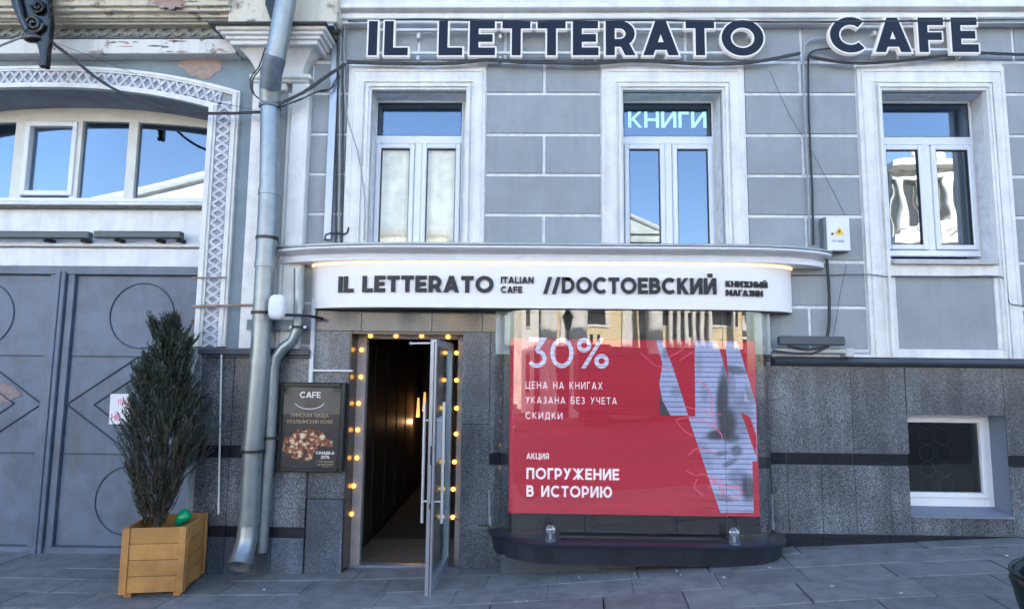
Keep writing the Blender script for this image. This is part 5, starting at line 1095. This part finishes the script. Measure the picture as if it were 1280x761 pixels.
text_on(eb, 'lettering', 'РУ-0400', .16, 1041, 1055, 300, 303, -.1305, M['bluep']); MB().box(X(1039, 292, -.13), X(1041.5, 292, -.13), -.134, -.1302, W(1040, 294, -.13).z, W(1040, 291, -.13).z).build('lock', M['ink'], eb)
# floodlight bars
def bar_light(px0, px1, py0, py1, Y, label, grp=None):
    a, b = X(px0, py0, Y), X(px1, py0, Y); z0_, z1_ = W((px0 + px1) / 2, py1, Y).z, W((px0 + px1) / 2, py0, Y).z; o = thing('linear_floodlight', label, 'floodlight', ((a + b) / 2, Y, z0_), grp)
    MB().box(a, b, Y, Y + .08, z0_, z1_).build('housing', M['lamp_grey'], o, bevel=.012); return o, a, b, z0_, z1_
for px0, px1, lab in ((-110, 0, 'left part of a long grey light bar above the gate'), (0, 111, 'long dark grey light bar above the left half of the gate'), (116, 226, 'long dark grey light bar above the right half of the gate')):
    if px0 < -50: continue
    o, a, b, z0_, z1_ = bar_light(px0 - (90 if px0 == 0 else 0), px1, 288.5, 297.5, YR - .14, lab, 'light bars above the gate')
    for q in (.72, .25, .95): x_ = lerp(a, b, q); mb = MB(); mb.box(x_ - .02, x_ + .02, YR - .10, YR + .02, z0_ - .03, z0_ + .01); mb.ball((x_, YR - .1, z0_ - .012), .025); mb.build('bracket', M['blk'], o)
o, a, b, z0_, z1_ = bar_light(975, 1057, 420, 431.5, -.22, 'short dark floodlight bar on a bracket right of the shop window')
mb = MB(); mb.box(X(966, 436, -.1), X(1062, 436, -.1), -.16, -.1, W(1010, 441, -.1).z, W(1010, 436, -.1).z); mb.box(X(1053, 440, -.1), X(1063, 440, -.1), -.17, -.05, W(1058, 446, -.1).z, W(1058, 435, -.1).z); mb.build('bracket', M['bracket'], o, bevel=.004)
mb = MB(); mb.tube([W(966, 438, -.18), W(990, 441, -.18), W(1015, 442, -.18), W(1030, 436, -.18), W(1036, 432, -.18)], .010, 6); mb.tube([W(985, 433, -.18), W(1010, 437, -.18), W(1036, 433, -.18)], .012, 6); mb.build('cable', M['wire'], o)
# iron bracket of a lantern, upper left
ib = thing('iron_bracket', 'glossy black cast iron scroll bracket hanging in front of the left cornice', 'bracket', W(50, 84, -.4))
pr = [(8, -30), (13, 5), (22, 26), (31, 40), (36, 50), (44, 52), (47, 62), (50, 83), (56, 83), (58, 60), (60, 48), (62, 25), (59, 0), (60, -30)]
mb = MB(); mb.prism([(W(a, b, -.5).x, W(a, b, -.5).z) for a, b in pr], -.50, -.42); mb.build('console', M['iron'], ib, bevel=.012)
mb = MB()
for (cx, cy, r0, tr_, s_) in ((42, 30, 12, 2.2, 1), (48, 8, 9, 1.8, -1)):
    mb = MB(); mb.tube([W(cx + s_ * r0 * (1 - t) * math.cos(6.28 * tr_ * t), cy + r0 * (1 - t) * math.sin(6.28 * tr_ * t), -.52) for t in [k / 40 * .9 for k in range(41)]], .018, 8); mb.build('scroll', M['iron'], ib, smooth=True)
mb.ball(W(40, 47, -.5), .07, 1.3, .7, .8); mb.build('scroll_boss', M['iron'], ib, smooth=True); mb = MB(); mb.ball(W(53, 82, -.46), .03); mb.build('finial', M['iron'], ib, smooth=True); mb = MB(); mb.tube([W(18, -20, -.52), W(28, 20, -.52), W(36, 38, -.52)], .025, 8); mb.build('scroll', M['iron'], ib, smooth=True)
ib2 = MB(); pr = [(331, -30), (331, 5), (337, 22), (342, 38), (346, 30), (350, 5), (352, -30)]; ib2.prism([(W(a, b, -.36).x, W(a, b, -.36).z) for a, b in pr], -.36, -.30)
thing_at(ib2, 'iron_bracket', M['iron'], 'black iron bracket partly hidden behind the top of the drainpipe', 'bracket', bevel=.01)

# poster case
PY = -.14; pc = thing('poster_case', 'black framed CAFE poster with a pizza picture left of the door', 'poster', W(387, 590, PY))
a, b, z0_, z1_ = X(345, 535, PY), X(430, 535, PY), W(387, 590, PY).z, W(387, 478, PY).z
mb = MB(); frame_rect(mb, a, b, z0_, z1_, .045, PY, -.06); mb.build('frame', M['blk'], pc, bevel=.008)
MB().box(a + .04, b - .04, PY + .03, -.06, z0_ + .04, z1_ - .04).build('backing', M['pstr'], pc)
yP = PY + .028; MB().box(a + .045, b - .045, yP, yP + .001, W(387, 503, yP).z, z1_ - .045).build('header', M['pstr_top'], pc)
text_on(pc, 'lettering', 'CAFE', .17, 375, 401, 489.5, 497, yP - .001, M['white'], tr=.08)
mb = MB(); mb.tube([W(387 + 19 * math.sin(t), 500.5 + 10.5 * math.cos(t), yP - .003) for t in [-1.25 + 2.5 * k / 16 for k in range(17)]], .0045, 5); mb.build('smile_mark', M['white'], pc)
text_on(pc, 'lettering', 'РИМСКАЯ ПИЦЦА', .14, 364, 411, 516.5, 521, yP - .001, M['gold'], tr=.12); text_on(pc, 'lettering', 'ИТАЛЬЯНСКИЙ КОФЕ', .14, 359, 416, 524.5, 529, yP - .001, M['gold'], tr=.12)
pz = bpy.data.materials.new('pizza_print'); pz.use_nodes = True; N = pz.node_tree.nodes; L = pz.node_tree.links; vo = N.new('ShaderNodeTexNoise'); vo.inputs['Scale'].default_value = 26; vo.inputs['Detail'].default_value = 3; tc = N.new('ShaderNodeTexCoord'); L.new(tc.outputs['Object'], vo.inputs['Vector']); cr = N.new('ShaderNodeValToRGB'); L.new(vo.outputs[0], cr.inputs[0]); e = cr.color_ramp.elements
e[0].position = .36; e[0].color = (.03, .012, .01, 1); e[1].position = .66; e[1].color = (.75, .72, .58, 1)
for ps_, c_ in ((.44, (.22, .04, .02, 1)), (.50, (.38, .10, .05, 1)), (.54, (.14, .13, .05, 1)), (.58, (.62, .42, .22, 1))): q = e.new(ps_); q.color = c_
L.new(cr.outputs[0], N['Principled BSDF'].inputs['Base Color'])
P = blob(384, 556, 30, 19, 26, 6, yP, .12); MB().prism(P, yP - .002, yP).build('pizza_picture', pz, pc)
MB().prism(blob(406, 573, 15.5, 16, 30, 1, yP - .003, 0), yP - .005, yP - .003).build('discount_disc', M['pstr'], pc)
text_on(pc, 'lettering', 'СКИДКА', .2, 395, 418, 564, 567.5, yP - .006, M['white'], tr=.1); text_on(pc, 'lettering', '20%', .2, 401, 412, 569, 573, yP - .006, M['white'], tr=.1)
for i, (t_, p_, q_) in enumerate((('С ТОП ЗАКАЗОВ', 396, 417), ('НА ВЫНОСНОЕ', 397, 416), ('МЕНЮ', 403, 411))):
    text_on(pc, 'lettering', t_, .15, p_, q_, 575.5 + i * 3.6, 578 + i * 3.6, yP - .006, M['gold'], tr=.1)
MB().box(a + .042, b - .042, PY + .012, PY + .016, z0_ + .042, z1_ - .042).build('cover_glass', glass('poster_glass', .02, .3, (1, 1, 1)), pc)

# ------------------------------------------------------------------ planter with conifer
wood = mat('honey_stained_pine', (0.42, 0.215, 0.065), 0.55, 0.25, 3, col2=(0.24, 0.11, 0.035), bump=0.2, bs=30, rnd=.10)
Nn = wood.node_tree; 
pxa, pxb = W(143, 745, -.70), W(218, 745, -.70); gz = g(-4); px0, px1 = pxa.x, pxb.x; PW = px1 - px0; PD = .54; PH = .545
pt = thing('wooden_planter', 'square honey coloured slatted wooden planter box by the gate', 'planter', ((px0 + px1) / 2, -.43, gz))
y0p, y1p = -.69, -.69 + PD; zb_ = gz + .035; sh = -.035  # slightly turned box
def pb(x0_, x1_, y0_, y1_, z0_, z1_, nm, tw=0.0):
    q = MB().box(x0_, x1_, y0_, y1_, z0_, z1_); cxp, cyp = (px0 + px1) / 2, (y0p + y1p) / 2; c_, s_ = math.cos(R(9)), math.sin(R(9))
    q.v = [((v[0] - cxp) * c_ - (v[1] - cyp) * s_ + cxp, (v[0] - cxp) * s_ + (v[1] - cyp) * c_ + cyp, v[2]) for v in q.v]; return q.build(nm, wood, pt, bevel=.003)
for (a, b) in ((px0, y0p), (px1 - .06, y0p), (px0, y1p - .03), (px1 - .06, y1p - .03)): pb(a, a + .06, b - .006, b + .03, zb_, zb_ + PH, 'corner_post')
for (a, b) in ((px0, y0p), (px0, y1p - .06), (px1 - .03, y0p), (px1 - .03, y1p - .06)): pb(a - .004 if a == px0 else a, a + .03 if a == px0 else a + .036, b + .03 if b == y0p else b, b + .06 if b == y0p else b + .03, zb_, zb_ + PH, 'corner_post')
for k in range(4):
    z0_, z1_ = zb_ + .008 + k * (PH - .008) / 4, zb_ + .008 + (k + 1) * (PH - .008) / 4 - .0035
    pb(px0 + .061, px1 - .061, y0p + .004, y0p + .024, z0_, z1_, 'slat'); pb(px0 + .061, px1 - .061, y1p - .024, y1p - .004, z0_, z1_, 'slat')
    pb(px0 + .004, px0 + .024, y0p + .061, y1p - .061, z0_, z1_, 'slat'); pb(px1 - .024, px1 - .004, y0p + .061, y1p - .061, z0_, z1_, 'slat')
for (a, b) in ((px0 + .03, y0p + .03), (px1 - .09, y0p + .03), (px0 + .03, y1p - .09), (px1 - .09, y1p - .09)): pb(a, a + .06, b, b + .06, gz, zb_ + .02, 'foot')
MB().box(px0 + .04, px1 - .04, y0p + .05, y1p - .05, zb_ + .41, zb_ + .42).build('soil', M['soil'], pt)
# conifer: a short stem and several thousand upright shoots with small needles
tx, ty = W(198, 640, -.43).x, -.43; tz0 = zb_ + .41; ttop = W(205, 390, -.43).z
tr_ = thing('conifer_shrub', 'tall narrow dark conifer shrub, dry brown towards its foot, in the wooden planter', 'shrub', (tx, ty, tz0))
mb = MB(); mb.tube([(tx, ty, tz0), (tx + .01, ty, tz0 + .6), (tx + .01, ty + .02, tz0 + 1.5), (tx + .02, ty, ttop - .15)], [.035, .03, .018, .006], 8)
bark = mat('brown_bark', (0.07, 0.048, 0.035), 0.9, 0.3, 20)
rt = random.Random(21)
def halfw(h):   # half width of the crown against height fraction, read off the photograph
    K = [(0, .09), (.1, .17), (.25, .28), (.36, .36), (.44, .37), (.54, .26), (.68, .225), (.80, .15), (.90, .09), (.96, .04), (1, .005)]
    for (a, b), (c, d) in zip(K, K[1:]):
        if h <= c: return lerp(b, d, (h - a) / (c - a))
    return .02
for k in range(26):
    a = rt.uniform(0, 6.28); h0 = rt.uniform(.02, .5); L_ = rt.uniform(.3, .6); z_ = tz0 + .05 + h0 * (ttop - tz0); r_ = halfw(min(1, h0 + .25)) * .7
    mb.tube([(tx, ty, z_), (tx + math.cos(a) * r_ * .5, ty + math.sin(a) * r_ * .5, z_ + L_ * .4), (tx + math.cos(a) * r_, ty + math.sin(a) * r_ * .9, z_ + L_)], [.012, .008, .004], 5)
mb.build('trunk', bark, tr_)
H = ttop - tz0
fm = [mat('dark_green_needles', (0.030, 0.046, 0.030), 0.7, 0.4, 9), mat('grey_green_needles', (0.055, 0.072, 0.056), 0.75, 0.3, 9), mat('dry_brown_needles', (0.066, 0.054, 0.045), 0.8, 0.4, 9)]
cr_ = [MB(), MB(), MB()]
lump = [(rt.uniform(0, 6.28), rt.uniform(0, 1), rt.uniform(.62, 1.2)) for _ in range(60)]
sprays = []
for i in range(95):
    h_ = rt.random() ** .8 * .9; a = rt.uniform(0, 6.28); r_ = halfw(h_) * .55; sprays.append((h_, a, r_, rt.uniform(.20, .42) * (1.15 - .6 * h_), rt.uniform(.20, .75)))
for i in range(3700):
    use = i % 2 == 0
    h = rt.random() ** .85; a = rt.uniform(0, 6.28); q = min(lump, key=lambda l_: (min(abs(l_[0] - a), 6.28 - abs(l_[0] - a)) * .35) ** 2 + (l_[1] - h) ** 2)[2]
    rr = halfw(h) * q * (rt.random() ** .4); 
    if rt.random() < .07: rr *= rt.uniform(1.1, 1.35)
    base = Vector((tx + rr * math.cos(a) * 1.0, ty + rr * math.sin(a) * .85, tz0 + .08 + h * (H - .18)))
    if use:
        h_, a, r_, l_, lean = sprays[(i // 2) % len(sprays)]; o_ = Vector((math.cos(a), math.sin(a) * .85, 0)); t = rt.random(); h = h_
        base = Vector((tx, ty, tz0 + .08 + h_ * (H - .18))) + o_ * r_ + (o_ * lean + Vector((0, 0, 1))).normalized() * l_ * t + Vector((rt.gauss(0, 1), rt.gauss(0, 1), 0)) * .022 * (1.3 - t)
        rr = .1
    out = Vector((math.cos(a), math.sin(a), 0)); d_ = (out * rt.uniform(.15, .75) * (.4 + rr * 2) + Vector((rt.uniform(-.2, .2), rt.uniform(-.2, .2), 1))).normalized()
    L_ = rt.uniform(.08, .20) * (1 - .35 * h); 
    gi = 2 if rt.random() < (.80 - 1.1 * h) else (1 if rt.random() < .35 else 0); m_ = cr_[gi]
    tip = base + d_ * L_ + out * .02; u = d_.cross(Vector((rt.uniform(-1, 1), rt.uniform(-1, 1), .2))).normalized(); v = d_.cross(u)
    wq = .0035; m_.add([base + u * wq, base - u * wq * .5 + v * wq, base - u * wq * .5 - v * wq, tip], [(0, 1, 3), (1, 2, 3), (2, 0, 3)])
    nn = 13
    for k in range(nn):
        t = (k + rt.random()) / nn; p = base.lerp(tip, t); an = rt.uniform(0, 6.28); sd_ = (u * math.cos(an) + v * math.sin(an)); e_ = p + (sd_ * .8 + d_ * 1.0).normalized() * rt.uniform(.022, .042); w_ = d_.cross(sd_) * .0048
        m_.add([p - w_, p + w_, e_], [(0, 1, 2)])
for m_, f_, l_ in zip(cr_, fm, ('dark green needles', 'grey green needles', 'dry brown needles')): m_.build('crown', f_, tr_, label=l_)
# balloon
q = W(230, 646, -.32); bl = thing('balloon', 'small green balloon tucked into the wooden planter', 'balloon', (q.x, q.y, q.z - .08))
mb = MB(); mb.ball(q, .066, 1, 1, 1.05, 20, 14)
mb.v = [(v[0] - max(0, (q.z - v[2])) * .5, v[1], v[2]) for v in mb.v]; mb.build('balloon_skin', M['balloon'], bl, smooth=True); MB().tube([(q.x - .030, q.y, q.z - .066), (q.x - .042, q.y, q.z - .085)], [.006, .013], 8).build('knot', M['balloon'], bl)

# bag at the lower right edge
bt = W(1282, 716, -2.2); bg_ = thing('black_bag', 'dark green plastic bag bulging over a bin rim at the lower right edge', 'bag', (bt.x + .25, -2.2, g(bt.x)))
mb = MB(); rk = random.Random(2); rings = []; cx, cy = bt.x + .24, -2.2; zt2 = bt.z + .02; zg_ = g(bt.x)
for (z_, r_) in ((zg_ + .01, .18), (zg_ + .25, .20), (zt2 - .42, .19), (zt2 - .30, .20), (zt2 - .16, .245), (zt2 - .06, .272), (zt2 - .015, .268), (zt2, .245), (zt2 - .015, .22), (zt2 - .10, .20)):
    rings.append([(cx + (r_ + rk.uniform(-.008, .008)) * math.cos(t), cy + (r_ + rk.uniform(-.008, .008)) * math.sin(t), z_ + rk.uniform(-.006, .006) + .05 * math.cos(t)) for t in [2 * math.pi * k / 28 for k in range(28)]])
vs = [p for r_ in rings for p in r_]; fs2 = [(i * 28 + k, i * 28 + (k + 1) % 28, (i + 1) * 28 + (k + 1) % 28, (i + 1) * 28 + k) for i in range(len(rings) - 1) for k in range(28)]; mb.add(vs, fs2 + [tuple((len(rings) - 1) * 28 + k for k in range(28))])
mb.build('bag_film', M['bag'], bg_, smooth=True)
mb = MB(); mb.tube([(cx + .262 * math.cos(t), cy + .262 * math.sin(t), zt2 - .0 + .05 * math.cos(t)) for t in [2 * math.pi * k / 30 for k in range(30)]], .012, 8, closed=True); mb.build('rolled_edge', M['bag'], bg_, smooth=True)

# ------------------------------------------------------------------ the far side of the street (seen in the glass and stone reflections)
YO = -24.0
def VZ(px, py): p = W(px, py, 24.0); return p.x, p.z     # mirrored distance: where a reflection at px,py stands across the street
yel = mat('yellow_facade', (0.74, 0.62, 0.40), 0.85, 0.1, 1, bump=0.1); wh = mat('white_facade', (0.72, 0.71, 0.68), 0.8, 0.1, 1); stn = mat('dirty_white_stone', (0.50, 0.48, 0.42), 0.85, 0.3, 1.2); wdk = mat('dark_window', (0.03, 0.035, 0.04), 0.2); rof = mat('grey_roof', (0.16, 0.17, 0.18), 0.6)
def facade(name, label, x0_, x1_, h, m, pil_m, bay=2.6, yf=YO, pil=True, roof=rof, joints=True):
    o = thing(name, label, 'building', ((x0_ + x1_) / 2, yf, -.4)); MB().box(x0_, x1_, yf - 8, yf, -.4, h).build('wall', m, o)
    c_ = MB(); c_.box(x0_ - .2, x1_ + .2, yf + .0, yf + .45, h - .45, h - .15); c_.box(x0_ - .1, x1_ + .1, yf, yf + .25, h - .8, h - .45); c_.build('cornice', pil_m, o)
    MB().box(x0_ - .2, x1_ + .2, yf - 8, yf + .5, h, h + .25).build('roof', roof, o)
    n = max(1, int((x1_ - x0_) / bay)); 
    for k in range(n):
        cx = x0_ + (k + .5) * (x1_ - x0_) / n
        z = .7
        while z + 2.2 < h - .8:
            wf = MB(); wf.box(cx - .62, cx + .62, yf, yf + .10, z - .12, z + 2.1); w__ = wf.build('window', pil_m, o); MB().box(cx - .45, cx + .45, yf + .1, yf + .11, z, z + 1.95).build('pane', wdk, w__)
            z += 3.4
        if pil: MB().box(cx + (x1_ - x0_) / n / 2 - .28, cx + (x1_ - x0_) / n / 2 + .28, yf, yf + .22, -.4, h - .8).build('pilaster', pil_m, o)
    if joints:
        j = MB(); z = .2
        while z < h - 1: j.box(x0_, x1_, yf, yf + .02, z, z + .34); z += .40
        j.build('rusticated_courses', m, o)
    return o
facade('palace', 'yellow palace with white pilasters across the street', -4.0, 17.0, 7.6, yel, wh, 3.0)
MB().box(-4.0, 17.0, YO + .02, YO + .30, -.4, 3.0).build('added_dark_base', mat('reflection_dimming_dark', (0.07, 0.065, 0.06), 0.8), bpy.data.objects['palace'])  # added dark slab over the palace foot, dims its reflection in the glass
facade('tall_house', 'pale house with grey roof across the street on the left', -13.5, -4.2, 8.6, wh, stn, 2.4)
pg = thing('gabled_house', 'white house with a curved gable across the street', 'building', (-21, YO, -.4))
MB().box(-34, -13.8, YO - 7, YO, -.4, 9.0).build('wall', stn, pg)
mb = MB(); gpz = [(-34 + 20 * k / 20, 9.0 + 3.6 * (k / 20) ** 1.7) for k in range(21)]; mb.prism([(-34, 8.9)] + gpz + [(-14, 8.9)], YO - .3, YO + .3); mb.build('gable', wh, pg)
mb = MB(); mb.tube([(a, YO + .35, b + .05) for a, b in gpz], .28, 8); mb.build('gable_moulding', wh, pg)
gb = thing('pediment', 'white stepped attic on the palace roof', 'attic', (5.6, YO, 7.85)); mb = MB(); mb.prism([(3.4, 7.86), (7.1, 7.86), (7.1, 8.8), (6.3, 9.2), (5.0, 9.8), (3.4, 10.2)], YO - 1, YO + .2); [mb.box(3.3, 7.25 - k * .15, YO - 1.1, YO + .35 + .1 * k, 8.75 - k * .45, 8.9 - k * .45) for k in range(2)]; mb.tube([(3.4, YO + .2, 10.25), (5.0, YO + .2, 9.85), (7.0, YO + .2, 8.95)], .14, 8); mb.box(4.5, 4.9, YO - 1, YO + .1, 10, 10.9); mb.build('attic_wall', stn, gb)
# ornate tower block at the right
tb = thing('ornate_tower', 'pale ornate columned tower across the street on the right', 'tower', (21, YO, -.4))
MB().box(18.6, 27.5, YO - 8, YO, -.4, 12.6).build('wall', stn, tb)
for k in range(8):
    for z_, h_ in ((.6, 3.4), (4.8, 3.4), (9.0, 2.8)):
        x_ = 18.9 + k * 1.15; MB().tube([(x_, YO + .35, z_), (x_, YO + .35, z_ + h_)], .19, 10).build('column', wh, tb); MB().box(x_ + .32, x_ + .85, YO, YO + .05, z_ + .3, z_ + h_ - .3).build('pane', wdk, tb)
for k in range(7):
    for z_ in (8.1, 11.9): x_ = 19.5 + k * 1.15; MB().ball((x_, YO + .75, z_ + .9), .28, 1, .6, 1.5).build('statue', wh, tb)
mb = MB(); [mb.box(18.3, 27.8, YO - .2, YO + .8, z_, z_ + .35) for z_ in (4.2, 8.4, 12.2)]; [mb.box(18.5, 27.6, YO, YO + .5, z_, z_ + .15) for z_ in (3.7, 7.9, 11.7)]; mb.build('cornice', wh, tb)
mb = MB(); mb.tube([(19.8 + 6.0, YO - 2, 12.6), (25.8, YO - 2, 14.2)], .9, 12); mb.ball((25.8, YO - 2, 14.2), .95); mb.build('turret', wh, tb)
# columns, poles and a parked truck that break up the reflection
for px_c, wv, m_, lab in ((655, 8, wh, 'slim white column nearest the street lamp'), (681, 14, wh, 'white column left of the street lamp'), (690, 7, wh, 'thin white column left of the street lamp'), (719, 22, wh, 'broad white column right of the street lamp'), (809, 18, wh, 'white column of the yellow palace centre'), (794, 8, wdk, 'dark post beside the white palace column'), (668, 8, wdk, 'dark post between the left palace columns'), (910, 8, wdk, 'dark post near the right of the palace'), (643, 7, wdk, 'dark post at the left palace end')):
    xq = VZ(px_c, 400)[0]; rr_ = wv / 756 * 30 / 2; cb = MB(); cb.tube([(xq, YO + 1.2, -.3), (xq, YO + 1.2, 6.6)], rr_, 14); cb.box(xq - rr_ * 1.25, xq + rr_ * 1.25, YO + 1.2 - rr_ * 1.25, YO + 1.2 + rr_ * 1.25, 6.6, 6.9)
    thing_at(cb, 'portico_column', m_, lab, 'column')
pb2 = thing('portico', 'small white colonnaded portico against the yellow palace', 'portico', (VZ(855, 400)[0], YO, -.4)); xa_, xb_ = VZ(828, 400)[0], VZ(884, 400)[0]
MB().box(xa_, xb_, YO, YO + .5, 5.2, 5.6).build('entablature', wh, pb2)
for k in range(6): xq = lerp(xa_ + .15, xb_ - .15, k / 5); MB().tube([(xq, YO + .4, 3.0), (xq, YO + .4, 5.2)], .10, 8).build('column', wh, pb2)
for k in range(5): xq = lerp(xa_ + .38, xb_ - .38, k / 4); MB().box(xq - .1, xq + .1, YO, YO + .24, 3.5, 4.7).build('pane', wdk, pb2)
org = mat('orange_truck_paint', (0.55, 0.14, 0.04), 0.5); xq = W(745, 418, 20 - 6).x
tk = thing('parked_truck', 'orange topped municipal truck parked across the street', 'truck', (xq, -14.5, -.2))
MB().box(xq - .6, xq + 3.2, -16.4, -14.2, .5, 2.45).build('body', mat('dark_truck_body', (0.05, 0.05, 0.055), 0.5), tk, bevel=.05); MB().box(xq - .55, xq + .45, -15.8, -14.3, 2.451, 2.75).build('roof_bar', org, tk, bevel=.05)
for e_ in (-.1, .12): MB().tube([(xq + e_, -15, 2.75), (xq + e_, -15, 3.1)], .05, 8).build('exhaust_pipe', M['blk'], tk)
for e_ in (0.0, 2.6):
    for f_ in (-16.3, -14.3): MB().tube([(xq + e_, f_ - .12, .25), (xq + e_, f_ + .12, .25)], .45, 18).build('wheel', M['blk'], tk)
# street lamp opposite
xl = VZ(703, 400)[0]; sl_ = thing('street_lamp', 'black street lamp with lantern across the street', 'street lamp', (xl, -21, -.3))
MB().tube([(xl, -21, -.3), (xl, -21, 3.6)], .05, 8).build('pole', M['blk'], sl_); MB().tube([(xl, -21, 3.6), (xl, -21, 4.15), (xl, -21, 4.2), (xl, -21, 4.5)], [.10, .22, .28, .06], 8).build('lantern', M['blk'], sl_)
